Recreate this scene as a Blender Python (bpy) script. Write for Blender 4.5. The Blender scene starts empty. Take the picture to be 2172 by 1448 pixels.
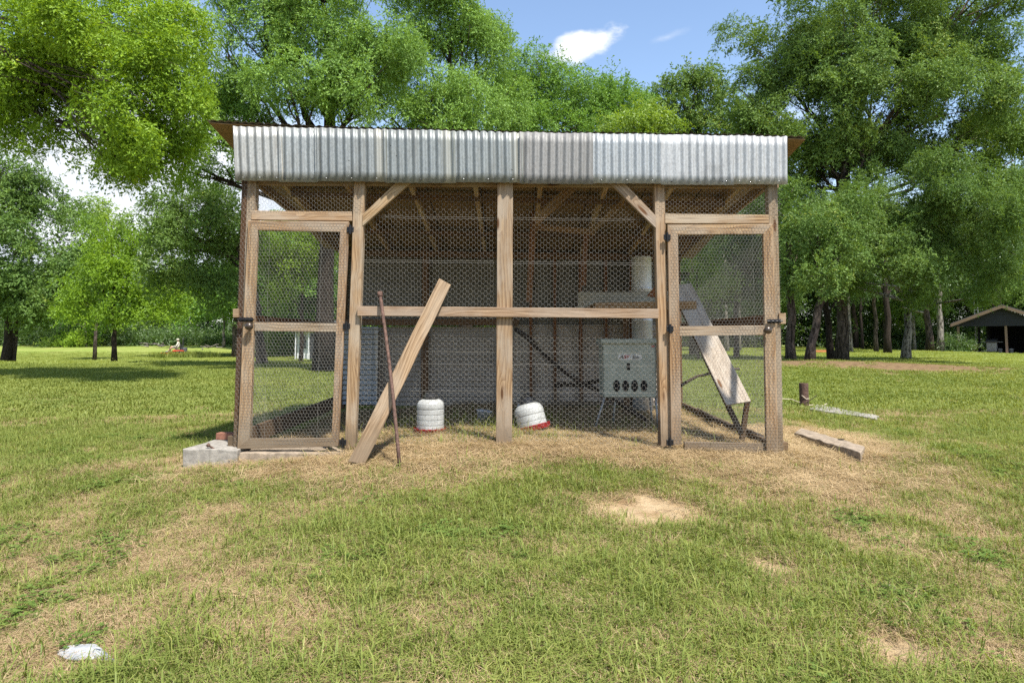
import bpy, math, random
import numpy as np
from mathutils import Vector, Matrix, Euler

random.seed(7)
RNG = np.random.default_rng(11)
R = math.radians

# ------------------------------------------------------------------ camera
F = 1448.0                    # focal length in photo pixels (24 mm on a 36 mm sensor, 2172 px wide)
D = 5.97                      # camera to the coop's front
CAMZ = 0.936
PITCH = R(4.2)
HOR = 718.0
PP = HOR - F * math.tan(PITCH)
scene = bpy.context.scene
cam_d = bpy.data.cameras.new('camera')
cam = bpy.data.objects.new('camera', cam_d)
scene.collection.objects.link(cam)
cam.location = (0, -D, CAMZ)
cam.rotation_euler = (R(90) + PITCH, 0, 0)
cam_d.sensor_width = 36
cam_d.lens = 24
cam_d.shift_y = (PP - 724) / 2172
cam_d.clip_end = 2000
cam_d.clip_start = 0.05
scene.camera = cam

# ------------------------------------------------------------------ light
SUN_EL, SUN_AZ = R(59), R(-57)          # azimuth from +x towards -y (right, a little behind the camera)
SUN = Vector((math.cos(SUN_EL) * math.cos(SUN_AZ), math.cos(SUN_EL) * math.sin(SUN_AZ), math.sin(SUN_EL)))
ld = bpy.data.lights.new('sun', 'SUN')
ld.energy = 4.8
ld.angle = R(2.5)
ld.color = (1.0, 0.95, 0.87)
lo = bpy.data.objects.new('sun', ld)
scene.collection.objects.link(lo)
lo.rotation_euler = SUN.to_track_quat('Z', 'Y').to_euler()
lo.location = (30, -20, 40)

scene.view_settings.view_transform = 'Standard'
scene.view_settings.look = 'None'
scene.view_settings.gamma = 1
scene.view_settings.exposure = 1.0
scene.view_settings.use_curve_mapping = False
scene.cycles.max_bounces = 4
scene.cycles.diffuse_bounces = 3
scene.cycles.transparent_max_bounces = 6
scene.cycles.use_denoising = False
scene.cycles.sample_clamp_indirect = 6


def ray(px, py):
    xc = (px - 1086) / F
    yc = -(py - PP) / F
    c, s = math.cos(PITCH), math.sin(PITCH)
    return Vector((xc, c - yc * s, s + yc * c))


CAM = Vector((0, -D, CAMZ))


def P(px, py, y=0.0):
    """photo pixel -> point on the vertical plane at depth y"""
    r = ray(px, py)
    return CAM + r * ((y + D) / r.y)


# ------------------------------------------------------------------ world
def node(nt, t, **kw):
    n = nt.nodes.new(t)
    for k, v in kw.items():
        setattr(n, k, v)
    return n


def setin(n, vals):
    for k, v in vals.items():
        n.inputs[k].default_value = v


def math_n(nt, op, a, b=None, c=None, clamp=False):
    n = nt.nodes.new('ShaderNodeMath')
    n.operation = op
    n.use_clamp = clamp
    for i, v in enumerate((a, b, c)):
        if v is None:
            continue
        if isinstance(v, (int, float)):
            n.inputs[i].default_value = v
        else:
            nt.links.new(v, n.inputs[i])
    return n.outputs[0]


def mixc(nt, fac, a, b, mode='MIX'):
    n = nt.nodes.new('ShaderNodeMix')
    n.data_type = 'RGBA'
    n.blend_type = mode
    n.clamp_factor = True
    for s, v in ((n.inputs[0], fac), (n.inputs[6], a), (n.inputs[7], b)):
        if isinstance(v, (int, float)):
            s.default_value = v
        elif isinstance(v, tuple):
            s.default_value = (*v[:3], 1)
        else:
            nt.links.new(v, s)
    return n.outputs[2]


def smooth(nt, x, lo_, hi_):
    n = nt.nodes.new('ShaderNodeMapRange')
    n.interpolation_type = 'SMOOTHSTEP'
    setin(n, {1: lo_, 2: hi_, 3: 0.0, 4: 1.0})
    nt.links.new(x, n.inputs[0])
    return n.outputs[0]


world = bpy.data.worlds.new('World')
scene.world = world
world.use_nodes = True
nt = world.node_tree
nt.nodes.clear()
out = node(nt, 'ShaderNodeOutputWorld')
bg = node(nt, 'ShaderNodeBackground')
bg.inputs[1].default_value = 0.13
nt.links.new(bg.outputs[0], out.inputs[0])
sky = node(nt, 'ShaderNodeTexSky')
sky.sky_type = 'NISHITA'
sky.sun_disc = False
sky.sun_elevation = SUN_EL
sky.sun_rotation = math.atan2(SUN.x, SUN.y)
sky.air_density = 1.0
sky.dust_density = 0.6
sky.ozone_density = 0.7
tc = node(nt, 'ShaderNodeTexCoord')
dirv = tc.outputs['Generated']


def vdot(vec, c):
    n = node(nt, 'ShaderNodeVectorMath', operation='DOT_PRODUCT')
    nt.links.new(vec, n.inputs[0])
    n.inputs[1].default_value = c
    return n.outputs['Value']


def skynoise(scale, detail, rough, seed):
    n = node(nt, 'ShaderNodeTexNoise')
    n.noise_dimensions = '4D'
    setin(n, {'Scale': scale, 'Detail': detail, 'Roughness': rough, 'W': seed})
    mp = node(nt, 'ShaderNodeMapping')
    mp.inputs['Scale'].default_value = (1, 1, 1.7)
    nt.links.new(dirv, mp.inputs[0])
    nt.links.new(mp.outputs[0], n.inputs['Vector'])
    return n.outputs['Fac']


def cloud(px, py, ru, rv, tilt, seed, scale, amp, edge):
    c = ray(px, py).normalized()
    a = Vector((1, 0, 0)) - c * c.x
    a.normalize()
    b = c.cross(a) * -1
    a2 = a * math.cos(tilt) + b * math.sin(tilt)
    b2 = b * math.cos(tilt) - a * math.sin(tilt)
    u = math_n(nt, 'DIVIDE', vdot(dirv, a2), ru)
    v = math_n(nt, 'DIVIDE', vdot(dirv, b2), rv)
    r = math_n(nt, 'SQRT', math_n(nt, 'ADD', math_n(nt, 'MULTIPLY', u, u), math_n(nt, 'MULTIPLY', v, v)))
    front = smooth(nt, vdot(dirv, c), 0.0, 0.3)
    m = math_n(nt, 'SUBTRACT', 1.0, r)
    nz = math_n(nt, 'MULTIPLY', math_n(nt, 'SUBTRACT', skynoise(scale, 5, 0.6, seed), 0.5), amp)
    return math_n(nt, 'MULTIPLY', smooth(nt, math_n(nt, 'ADD', m, nz), 0.0, edge), front)


# a small bright cumulus, a wisp beside it, a cloud bank low on the left, and thin scattered cloud all round the sky
c1 = cloud(1238, 98, 0.072, 0.026, R(24), 3.1, 16, 1.9, 0.55)
c2 = cloud(1418, 78, 0.03, 0.008, R(22), 5.7, 26, 1.8, 1.6)
c3 = cloud(150, 420, 0.42, 0.20, 0.0, 9.2, 5, 1.0, 0.55)
gen = smooth(nt, skynoise(3.2, 5, 0.6, 2.2), 0.56, 0.78)
low = smooth(nt, vdot(dirv, (0, 0, 1)), 0.30, 0.02)
gen2 = math_n(nt, 'MULTIPLY', gen, 0.75)
lowc = math_n(nt, 'MULTIPLY', low, 0.55)
fac = math_n(nt, 'MAXIMUM', math_n(nt, 'MAXIMUM', c1, math_n(nt, 'MULTIPLY', c2, 0.5)), math_n(nt, 'MAXIMUM', math_n(nt, 'MULTIPLY', c3, 0.95), math_n(nt, 'MAXIMUM', gen2, lowc)))
shade = skynoise(9, 3, 0.55, 4.4)
ccol = mixc(nt, smooth(nt, shade, 0.3, 0.65), (3.5, 3.75, 4.2), (4.6, 4.7, 4.85))
nt.links.new(mixc(nt, fac, sky.outputs[0], ccol), bg.inputs[0])


# ------------------------------------------------------------------ numeric noise
def _hash(ix, iy, seed):
    h = (ix.astype(np.int64) * 374761393 + iy.astype(np.int64) * 668265263 + seed * 1442695041) & 0xffffffff
    h = ((h ^ (h >> 13)) * 1274126177) & 0xffffffff
    return ((h ^ (h >> 16)) & 0xffffff) / float(0xffffff)


def vnoise(x, y, seed=0):
    ix, iy = np.floor(x), np.floor(y)
    fx, fy = x - ix, y - iy
    fx = fx * fx * (3 - 2 * fx)
    fy = fy * fy * (3 - 2 * fy)
    a = _hash(ix, iy, seed); b = _hash(ix + 1, iy, seed)
    c = _hash(ix, iy + 1, seed); d = _hash(ix + 1, iy + 1, seed)
    return a + (b - a) * fx + (c - a) * fy + (a - b - c + d) * fx * fy


def fbm(x, y, seed=0, octv=4):
    s, amp, tot = 0, 1.0, 0
    for o in range(octv):
        s = s + amp * vnoise(x * 2 ** o + 17.3 * o, y * 2 ** o - 9.1 * o, seed + o)
        tot += amp
        amp *= 0.55
    return s / tot


def sstep(a, b, x):
    t = np.clip((x - a) / (b - a), 0, 1)
    return t * t * (3 - 2 * t)


# ------------------------------------------------------------------ the lie of the land
def terrain(x, y):
    x = np.asarray(x, float); y = np.asarray(y, float)
    z = np.where(y < 0, -0.34 * (1 - np.exp(np.minimum(y, 0) / 2.6)), 0.0)
    near = np.exp(-((x / 9) ** 2 + (y / 9) ** 2))
    z = z + near * (-0.035 * np.maximum(0, x) - 0.075 * np.maximum(0, -x - 0.6))
    z = z - 0.78 * sstep(19, 40, y) * (1 - 1.1 * sstep(58, 88, y)) * sstep(-3, -13, x)
    z = z - 0.55 * sstep(30, 42, x) * sstep(20, 40, y)
    z = z + 0.30 * np.exp(-(((x - 9.5) / 5) ** 2 + ((y - 15) / 4) ** 2))
    out_ = sstep(3, 14, np.hypot(x, y))
    z = z + out_ * 0.12 * (fbm(x / 14 + 3, y / 14, 5, 2) - 0.5)
    z = z + 0.035 * (fbm(x / 0.9, y / 0.9, 8, 3) - 0.5)
    return z


def tz(x, y):
    return float(terrain(np.array([x]), np.array([y]))[0])


def ground_at(px, d):
    """point on the ground under a photo column at a given distance from the camera"""
    x = (px - 1086) / F * d
    y = d - D
    return Vector((x, y, tz(x, y)))


def ground_hit(px, py):
    r = ray(px, py)
    t = 0.5
    while t < 400:
        p = CAM + r * t
        if p.z < tz(p.x, p.y):
            break
        t += 0.02 if t < 20 else 0.2
    return CAM + r * t


BARE = [(1395, 1085, 0.46, 0.24), (1885, 1378, 0.24, 0.11), (1645, 1205, 0.22, 0.11), (1850, 1340, 0.14, 0.06), (1700, 1255, 0.12, 0.05)]
BARE_W = []
for px, py, rx, ry in BARE:
    p = ground_hit(px, py)
    BARE_W.append((p.x, p.y, rx, ry * 1.6))


def fields(x, y):
    """how green, how strawy and how bare the ground is"""
    n1 = 0.55 * fbm(x / 0.50, y / 0.50, 21, 4) + 0.45 * fbm(x / 0.17, y / 0.17, 23, 3)
    n2 = fbm(x / 2.2 + 5, y / 2.2, 31, 3)
    far = sstep(5, 17, y + D)
    green = 0.10 + 0.90 * sstep(0.41, 0.56, n1 * 0.6 + n2 * 0.4 + 0.10 * far)
    # straw belt along and under the coop and over the mound on its right
    wob = 1.3 * (fbm(x / 0.7, y / 0.7, 41, 4) - 0.5)
    belt = sstep(-1.1, -0.15, y + wob) * sstep(2.5, 0.9, y + wob * 2) * sstep(-2.8, -2.2, x + wob) * sstep(3.5, 2.6, x + 0.3 * y + wob)
    run = sstep(0.2, 0.0, np.maximum(np.abs(x) - 2.3, np.maximum(-y, y - 3.6)))
    right = np.exp(-(((x - 2.9) / 0.85) ** 2 + ((y - 0.9) / 1.15) ** 2))
    straw = np.clip(np.maximum(np.maximum(belt, 0.6 * run), sstep(0.25, 0.6, right + wob * 0.4)), 0, 1)
    bare = np.zeros_like(x)
    for bx, by, rx, ry in BARE_W:
        r = np.hypot((x - bx) / rx, (y - by) / ry)
        bare = np.maximum(bare, sstep(1.15, 0.65, r + 0.9 * (fbm(x / 0.16, y / 0.16, 51, 3) - 0.5)))
    bare = np.maximum(bare, 0.6 * sstep(0.66, 0.74, fbm(x / 0.9 + 40, y / 0.9, 61, 3)) * (1 - far))
    # worn earth under the trees on the right
    worn = sstep(0.35, 0.8, np.exp(-(((x - 11.0) / 5.5) ** 2 + ((y - 14.5) / 3.6) ** 2)) + 0.5 * (fbm(x / 1.5, y / 1.5, 71, 3) - 0.5))
    bare = np.maximum(bare, worn)
    green = green * (1 - straw * 0.93) * (1 - bare)
    return green, straw, bare


# ------------------------------------------------------------------ scene helpers
COL = scene.collection


def tag(o, label=None, cat=None, group=None, kind=None):
    if label: o['label'] = label
    if cat: o['category'] = cat
    if group: o['group'] = group
    if kind: o['kind'] = kind
    return o


def attach(o, parent):
    if parent is not None:
        o.parent = parent
        o.matrix_parent_inverse = parent_world(parent).inverted()


WORLD_M = {}


def parent_world(o):
    return WORLD_M.get(o.name, o.matrix_basis.copy())


def empty(name, loc):
    o = bpy.data.objects.new(name, None)
    o.location = loc
    o.empty_display_size = 0.2
    COL.objects.link(o)
    WORLD_M[o.name] = Matrix.Translation(loc)
    return o


def mesh_obj(name, verts, faces, mat, parent=None, M=None, smooth_=False):
    me = bpy.data.meshes.new(name)
    me.from_pydata([tuple(v) for v in verts], [], faces)
    if smooth_:
        me.polygons.foreach_set('use_smooth', [True] * len(me.polygons))
    me.update()
    return link(name, me, mat, parent, M)


def link(name, me, mat, parent=None, M=None):
    if mat is not None and not me.materials:
        me.materials.append(mat)
    o = bpy.data.objects.new(name, me)
    M = M or Matrix.Identity(4)
    o.matrix_basis = M
    COL.objects.link(o)
    WORLD_M[o.name] = M.copy()
    attach(o, parent)
    return o


class MB:
    """collects simple shapes into one mesh"""
    def __init__(s):
        s.v = []; s.f = []

    def add(s, v, f):
        b = len(s.v)
        s.v += [tuple(a) for a in v]
        s.f += [tuple(i + b for i in q) for q in f]
        return s

    def box(s, c, d, M=None, ch=0.0):
        x, y, z = (a / 2 for a in d)
        if ch <= 0:
            v = [Vector((i * x, j * y, k * z)) for k in (-1, 1) for j in (-1, 1) for i in (-1, 1)]
            f = [(0, 2, 3, 1), (4, 5, 7, 6), (0, 1, 5, 4), (2, 6, 7, 3), (0, 4, 6, 2), (1, 3, 7, 5)]
        else:
            ch = min(ch, 0.45 * min(d))
            prof = [(x - ch, -y), (x, -y + ch), (x, y - ch), (x - ch, y), (-x + ch, y), (-x, y - ch), (-x, -y + ch), (-x + ch, -y)]
            v = [Vector((a * (1 - (ch / x if e else 0)), b * (1 - (ch / y if e else 0)), zz))
                 for zz, e in ((-z, 1), (-z + ch, 0), (z - ch, 0), (z, 1)) for a, b in prof]
            f = [tuple(reversed(range(8))), tuple(range(24, 32))]
            for k in range(3):
                for i in range(8):
                    j = (i + 1) % 8
                    f.append((k * 8 + i, k * 8 + j, k * 8 + 8 + j, k * 8 + 8 + i))
        if M is not None:
            v = [M @ a for a in v]
        c = Vector(c)
        return s.add([a + c for a in v], f)

    def tube(s, pts, radii, n=8, cap=True):
        pts = [Vector(p) for p in pts]
        if not hasattr(radii, '__len__'):
            radii = [radii] * len(pts)
        b = len(s.v)
        up = Vector((0.31, 0.17, 0.93))
        prev = None
        for i, p in enumerate(pts):
            t = (pts[min(i + 1, len(pts) - 1)] - pts[max(i - 1, 0)])
            if t.length < 1e-9: t = Vector((0, 0, 1))
            t.normalize()
            if prev is None:
                a = t.cross(up)
                if a.length < 1e-3: a = t.cross(Vector((1, 0, 0)))
            else:
                a = prev - t * prev.dot(t)
            a.normalize(); prev = a
            c = t.cross(a)
            for k in range(n):
                w = 2 * math.pi * k / n
                s.v.append(tuple(p + (a * math.cos(w) + c * math.sin(w)) * radii[i]))
        for i in range(len(pts) - 1):
            for k in range(n):
                j = (k + 1) % n
                s.f.append((b + i * n + k, b + i * n + j, b + i * n + n + j, b + i * n + n + k))
        if cap:
            s.f.append(tuple(b + k for k in reversed(range(n))))
            e = b + (len(pts) - 1) * n
            s.f.append(tuple(e + k for k in range(n)))
        return s

    def lathe(s, prof, n=24, M=None, cap=True):
        b = len(s.v)
        for r, z in prof:
            for k in range(n):
                w = 2 * math.pi * k / n
                p = Vector((r * math.cos(w), r * math.sin(w), z))
                s.v.append(tuple(M @ p if M is not None else p))
        for i in range(len(prof) - 1):
            for k in range(n):
                j = (k + 1) % n
                s.f.append((b + i * n + k, b + i * n + j, b + i * n + n + j, b + i * n + n + k))
        if cap:
            s.f.append(tuple(b + k for k in reversed(range(n))))
            e = b + (len(prof) - 1) * n
            s.f.append(tuple(e + k for k in range(n)))
        return s

    def build(s, name, mat, parent=None, M=None, smooth_=False):
        if M is None and s.v:
            c = Vector(np.mean(np.array(s.v), axis=0))
            M = Matrix.Translation(c)
            v = [tuple(Vector(a) - c) for a in s.v]
        else:
            v = s.v
        return mesh_obj(name, v, s.f, mat, parent, M, smooth_)


def board(name, c0, c1, c2, c3, thick, mat, parent, tint=(1, 1, 1), n=Vector((0, -1, 0)), seg=None, wob=0.0009, ch=0.003):
    """a plank from the four corners of its front face: c0,c1 across one end, c3,c2 across the other; n points out of the front"""
    c0, c1, c2, c3 = (Vector(c) for c in (c0, c1, c2, c3))
    ax = ((c3 + c2) - (c0 + c1)).normalized()
    n = (n - ax * n.dot(ax)).normalized()
    cr = n.cross(ax)
    o = (c0 + c1 + c2 + c3) / 4
    M = Matrix((ax, cr, n)).transposed().to_4x4()
    M.translation = o
    Mi = M.inverted()
    q = [Mi @ c for c in (c0, c1, c2, c3)]
    if q[0].y > q[1].y:
        q = [q[1], q[0], q[3], q[2]]
    L = abs(q[3].x - q[0].x)
    seg = seg or max(2, min(12, int(L / 0.18)))
    v = []
    rr = random.Random(name + str(round(o.x, 3)) + str(round(o.z, 3)))
    for i in range(seg + 1):
        s = i / seg
        a = q[0].lerp(q[3], s)
        b = q[1].lerp(q[2], s)
        w = wob
        dy, dz = rr.uniform(-w, w), rr.uniform(-w, w)
        tx = (b.x - a.x) / max(1e-6, b.y - a.y)

        def pt(yy, zz):
            return (a.x + tx * (yy - a.y), yy + dy + rr.uniform(-w, w) * 0.4, zz + dz + a.z)
        v += [pt(a.y, -ch), pt(a.y, -thick + ch), pt(a.y + ch, -thick), pt(b.y - ch, -thick),
              pt(b.y, -thick + ch), pt(b.y, -ch), pt(b.y - ch, 0), pt(a.y + ch, 0)]
    f = [tuple(range(8)), tuple(reversed(range(seg * 8, seg * 8 + 8)))]
    for i in range(seg):
        for k in range(8):
            j = (k + 1) % 8
            f.append((i * 8 + k, i * 8 + 8 + k, i * 8 + 8 + j, i * 8 + j))
    ob = mesh_obj(name, v, f, mat, parent, M)
    ob.color = (*tint, 1)
    return ob


def beam(name, a, b, w, t, mat, parent, tint=(1, 1, 1), n=Vector((0, -1, 0)), **k):
    """plank with centre line a-b on its front face, width w"""
    a, b = Vector(a), Vector(b)
    ax = (b - a).normalized()
    nn = (n - ax * n.dot(ax)).normalized()
    cr = nn.cross(ax) * (w / 2)
    return board(name, a - cr, a + cr, b + cr, b - cr, t, mat, parent, tint, n, **k)


def copy_tree(o, parent=None):
    c = o.copy()
    COL.objects.link(c)
    if parent is not None:
        c.parent = parent
    for ch in o.children:
        copy_tree(ch, c)
    return c

# ------------------------------------------------------------------ materials
def new_mat(name):
    m = bpy.data.materials.new(name)
    m.use_nodes = True
    t = m.node_tree
    t.nodes.clear()
    o = node(t, 'ShaderNodeOutputMaterial')
    b = node(t, 'ShaderNodeBsdfPrincipled')
    t.links.new(b.outputs[0], o.inputs[0])
    return m, t, b


def tex_noise(t, vec, scale, detail=4, rough=0.55, dist=0.0):
    n = node(t, 'ShaderNodeTexNoise')
    setin(n, {'Scale': scale, 'Detail': detail, 'Roughness': rough, 'Distortion': dist})
    if vec is not None:
        t.links.new(vec, n.inputs['Vector'])
    return n.outputs['Fac']


def mapping(t, vec, scale=(1, 1, 1), loc=None):
    n = node(t, 'ShaderNodeMapping')
    n.inputs['Scale'].default_value = scale
    t.links.new(vec, n.inputs[0])
    if loc is not None:
        t.links.new(loc, n.inputs['Location'])
    return n.outputs[0]


def bump(t, b, h, strength=0.3, dist=0.01):
    n = node(t, 'ShaderNodeBump')
    setin(n, {'Strength': strength, 'Distance': dist})
    t.links.new(h, n.inputs['Height'])
    t.links.new(n.outputs[0], b.inputs['Normal'])


def rnd_offset(t):
    oi = node(t, 'ShaderNodeObjectInfo')
    m = node(t, 'ShaderNodeVectorMath', operation='SCALE')
    m.inputs[0].default_value = (37.0, 51.0, 23.0)
    t.links.new(oi.outputs['Random'], m.inputs['Scale'])
    return oi, m.outputs[0]


def wood_mat(name, base, dark, grey, greyamt=0.45, grain=1.0, rough=0.85):
    base, dark, grey = (tuple(x * k for x, k in zip(q, (0.56, 0.565, 0.57))) for q in (base, dark, grey))
    m, t, b = new_mat(name)
    tc_ = node(t, 'ShaderNodeTexCoord').outputs['Object']
    oi, off = rnd_offset(t)
    # knots pull the grain round them
    kv = mapping(t, tc_, (2.1, 9.0, 9.0), off)
    vo = node(t, 'ShaderNodeTexVoronoi', feature='F1')
    setin(vo, {'Scale': 1.0, 'Randomness': 1.0})
    t.links.new(kv, vo.inputs['Vector'])
    kd = vo.outputs['Distance']
    warp = math_n(t, 'MULTIPLY', smooth(t, kd, 0.42, 0.0), 0.7)
    lown = tex_noise(t, mapping(t, tc_, (0.9, 3.0, 3.0), off), 1.0, 2)
    sep = node(t, 'ShaderNodeSeparateXYZ')
    t.links.new(tc_, sep.inputs[0])
    ph = math_n(t, 'ADD', math_n(t, 'MULTIPLY', sep.outputs[1], 32.0 * grain), math_n(t, 'ADD', math_n(t, 'MULTIPLY', sep.outputs[2], 26.0 * grain), math_n(t, 'ADD', math_n(t, 'MULTIPLY', lown, 9.0), math_n(t, 'MULTIPLY', warp, 3.0))))
    ring = math_n(t, 'FRACT', ph)
    ring = math_n(t, 'POWER', ring, 1.7)
    fine = tex_noise(t, mapping(t, tc_, (2.5, 130, 130), off), 1.0, 5, 0.65)
    blot = tex_noise(t, mapping(t, tc_, (2.2, 6, 6), off), 1.0, 4, 0.6)
    c = mixc(t, math_n(t, 'MULTIPLY', ring, 0.9), base, dark)
    c = mixc(t, smooth(t, fine, 0.42, 0.72), c, tuple(x * 0.62 for x in dark))
    c = mixc(t, math_n(t, 'MULTIPLY', smooth(t, blot, 0.35, 0.7), greyamt), c, grey)
    # knots: only in some cells
    sepc = node(t, 'ShaderNodeSeparateColor')
    t.links.new(vo.outputs['Color'], sepc.inputs[0])
    isk = smooth(t, sepc.outputs[0], 0.60, 0.64)
    c = mixc(t, math_n(t, 'MULTIPLY', smooth(t, kd, 0.17, 0.08), isk), c, (0.085, 0.045, 0.022))
    # nail heads and drying cracks
    crack = smooth(t, tex_noise(t, mapping(t, tc_, (0.8, 55, 55), off), 1.0, 2, 0.5, 0.2), 0.70, 0.735)
    c = mixc(t, math_n(t, 'MULTIPLY', crack, 0.8), c, (0.05, 0.03, 0.02))
    c = mixc(t, 1.0, c, oi.outputs['Color'], 'MULTIPLY')
    gp = node(t, 'ShaderNodeNewGeometry').outputs['Position']
    gs = node(t, 'ShaderNodeSeparateXYZ')
    t.links.new(gp, gs.inputs[0])
    mud = math_n(t, 'SUBTRACT', math_n(t, 'ADD', 0.12, math_n(t, 'MULTIPLY', tex_noise(t, gp, 7, 4), 0.35)), gs.outputs[2])
    c = mixc(t, math_n(t, 'MULTIPLY', smooth(t, mud, -0.05, 0.25), 0.7), c, (0.13, 0.095, 0.06))
    t.links.new(c, b.inputs['Base Color'])
    b.inputs['Roughness'].default_value = rough
    b.inputs['Specular IOR Level'].default_value = 0.2
    h = math_n(t, 'SUBTRACT', math_n(t, 'ADD', fine, math_n(t, 'MULTIPLY', ring, 0.25)), math_n(t, 'MULTIPLY', crack, 0.8))
    bump(t, b, h, 0.55, 0.004)
    return m


WOOD = wood_mat('pine lumber', (0.58, 0.425, 0.255), (0.28, 0.165, 0.085), (0.53, 0.47, 0.38), 0.85)
WOOD_GREY = wood_mat('weathered lumber', (0.47, 0.375, 0.265), (0.24, 0.165, 0.10), (0.42, 0.38, 0.32), 0.8)
WOOD_DARK = wood_mat('dark framing lumber', (0.30, 0.17, 0.085), (0.19, 0.095, 0.045), (0.20, 0.155, 0.11), 0.5)
PLY = wood_mat('plywood', (0.47, 0.36, 0.22), (0.40, 0.28, 0.16), (0.44, 0.40, 0.34), 0.6, 0.25)
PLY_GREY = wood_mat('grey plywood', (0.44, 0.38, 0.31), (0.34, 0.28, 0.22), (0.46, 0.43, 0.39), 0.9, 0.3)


def metal_mat(name, base, dirt, rough=0.42, dirtamt=0.5, metallic=0.75, rust=0.0, lap=False):
    base, dirt = (tuple(x * 0.57 for x in q) for q in (base, dirt))
    m, t, b = new_mat(name)
    tc_ = node(t, 'ShaderNodeTexCoord').outputs['Object']
    oi, off = rnd_offset(t)
    sp = tex_noise(t, mapping(t, tc_, (70, 70, 40), off), 1.0, 3, 0.7)
    streak = tex_noise(t, mapping(t, tc_, (26, 26, 1.2), off), 1.0, 4, 0.6)
    big = tex_noise(t, mapping(t, tc_, (4, 4, 3), off), 1.0, 4, 0.6)
    c = mixc(t, smooth(t, sp, 0.38, 0.66), base, tuple(x * 0.74 for x in base))
    c = mixc(t, math_n(t, 'MULTIPLY', smooth(t, streak, 0.45, 0.7), dirtamt), c, dirt)
    c = mixc(t, math_n(t, 'MULTIPLY', smooth(t, big, 0.5, 0.72), dirtamt * 0.8), c, tuple(x * 0.7 for x in dirt))
    if rust:
        rn = tex_noise(t, mapping(t, tc_, (9, 9, 3), off), 1.0, 5, 0.7)
        c = mixc(t, math_n(t, 'MULTIPLY', smooth(t, rn, 0.6, 0.75), rust), c, (0.16, 0.065, 0.03))
    if lap:
        sx = node(t, 'ShaderNodeSeparateXYZ')
        t.links.new(tc_, sx.inputs[0])
        lp = math_n(t, 'ADD', sx.outputs[0], math_n(t, 'MULTIPLY', sx.outputs[2], 0.05))
        c = mixc(t, math_n(t, 'MULTIPLY', smooth(t, lp, 0.203, 0.208), 0.75), c, (0.43, 0.40, 0.345))
        c = mixc(t, math_n(t, 'MULTIPLY', math_n(t, 'MULTIPLY', smooth(t, lp, 0.262, 0.266), smooth(t, streak, 0.35, 0.6)), 0.9), c, (0.22, 0.225, 0.20))
    # old nail holes
    vo = node(t, 'ShaderNodeTexVoronoi', feature='F1')
    setin(vo, {'Scale': 7.0, 'Randomness': 1.0})
    t.links.new(mapping(t, tc_, (1, 0.02, 1), off), vo.inputs['Vector'])
    c = mixc(t, smooth(t, vo.outputs['Distance'], 0.045, 0.03), c, (0.05, 0.04, 0.035))
    c = mixc(t, 1.0, c, oi.outputs['Color'], 'MULTIPLY')
    t.links.new(c, b.inputs['Base Color'])
    b.inputs['Metallic'].default_value = metallic
    r = math_n(t, 'ADD', math_n(t, 'MULTIPLY', big, 0.3), rough - 0.1)
    t.links.new(r, b.inputs['Roughness'])
    bump(t, b, math_n(t, 'ADD', sp, big), 0.12, 0.003)
    return m


ZINC = metal_mat('galvanised sheet', (0.565, 0.575, 0.56), (0.38, 0.365, 0.33), 0.46, 0.6, 0.45, lap=True)
ZINC_OLD = metal_mat('weathered galvanised sheet', (0.48, 0.49, 0.495), (0.30, 0.30, 0.295), 0.6, 0.6, 0.3, 0.05)
ZINC_NEW = metal_mat('bright galvanised sheet', (0.72, 0.735, 0.73), (0.52, 0.53, 0.52), 0.42, 0.4, 0.35)
ZINC_IN = metal_mat('dull galvanised sheet', (0.46, 0.44, 0.41), (0.26, 0.25, 0.23), 0.65, 0.6, 0.10, 0.2)


def plain(name, col, rough=0.6, metallic=0.0, var=0.25, scale=12, spec=0.4, bmp=0.15, alpha=None):
    col = tuple(x * 0.8 for x in col)
    m, t, b = new_mat(name)
    tc_ = node(t, 'ShaderNodeTexCoord').outputs['Object']
    oi, off = rnd_offset(t)
    n = tex_noise(t, mapping(t, tc_, (1, 1, 1), off), scale, 6, 0.65)
    c = mixc(t, smooth(t, n, 0.3, 0.7), tuple(x * (1 - var) for x in col), tuple(min(1, x * (1 + var * 0.6)) for x in col))
    t.links.new(c, b.inputs['Base Color'])
    b.inputs['Roughness'].default_value = rough
    b.inputs['Metallic'].default_value = metallic
    b.inputs['Specular IOR Level'].default_value = spec
    bump(t, b, n, bmp, 0.01)
    if alpha is not None:
        b.inputs['Alpha'].default_value = alpha
    return m


WIRE = plain('galvanised wire', (0.33, 0.32, 0.29), 0.55, 0.2, 0.2, 30)
IRON = plain('black iron', (0.018, 0.018, 0.02), 0.45, 0.4, 0.3, 60)
BRONZE = plain('old knob', (0.11, 0.085, 0.065), 0.32, 0.6, 0.3, 40)
RUST = plain('rusty pipe', (0.145, 0.088, 0.068), 0.75, 0.2, 0.5, 40, 0.2, 0.3)
CONC = plain('concrete', (0.33, 0.305, 0.265), 0.92, 0, 0.28, 22, 0.2, 0.55)
CONC_D = plain('stained concrete', (0.33, 0.265, 0.195), 0.93, 0, 0.35, 18, 0.2, 0.6)
BRICK = plain('red brick', (0.26, 0.12, 0.08), 0.9, 0, 0.3, 30, 0.2, 0.4)
WHITEP = plain('white plastic', (0.52, 0.53, 0.51), 0.42, 0, 0.16, 8, 0.4, 0.05)
REDP = plain('red plastic', (0.42, 0.025, 0.03), 0.45, 0, 0.3, 12, 0.4, 0.05)
BLACKP = plain('black plastic', (0.035, 0.035, 0.037), 0.35, 0, 0.2, 20)
FEEDER = plain('olive grey enamel', (0.37, 0.405, 0.345), 0.45, 0.1, 0.16, 9, 0.4, 0.03)
HOLE = plain('dark opening', (0.008, 0.008, 0.008), 0.9)
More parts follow.
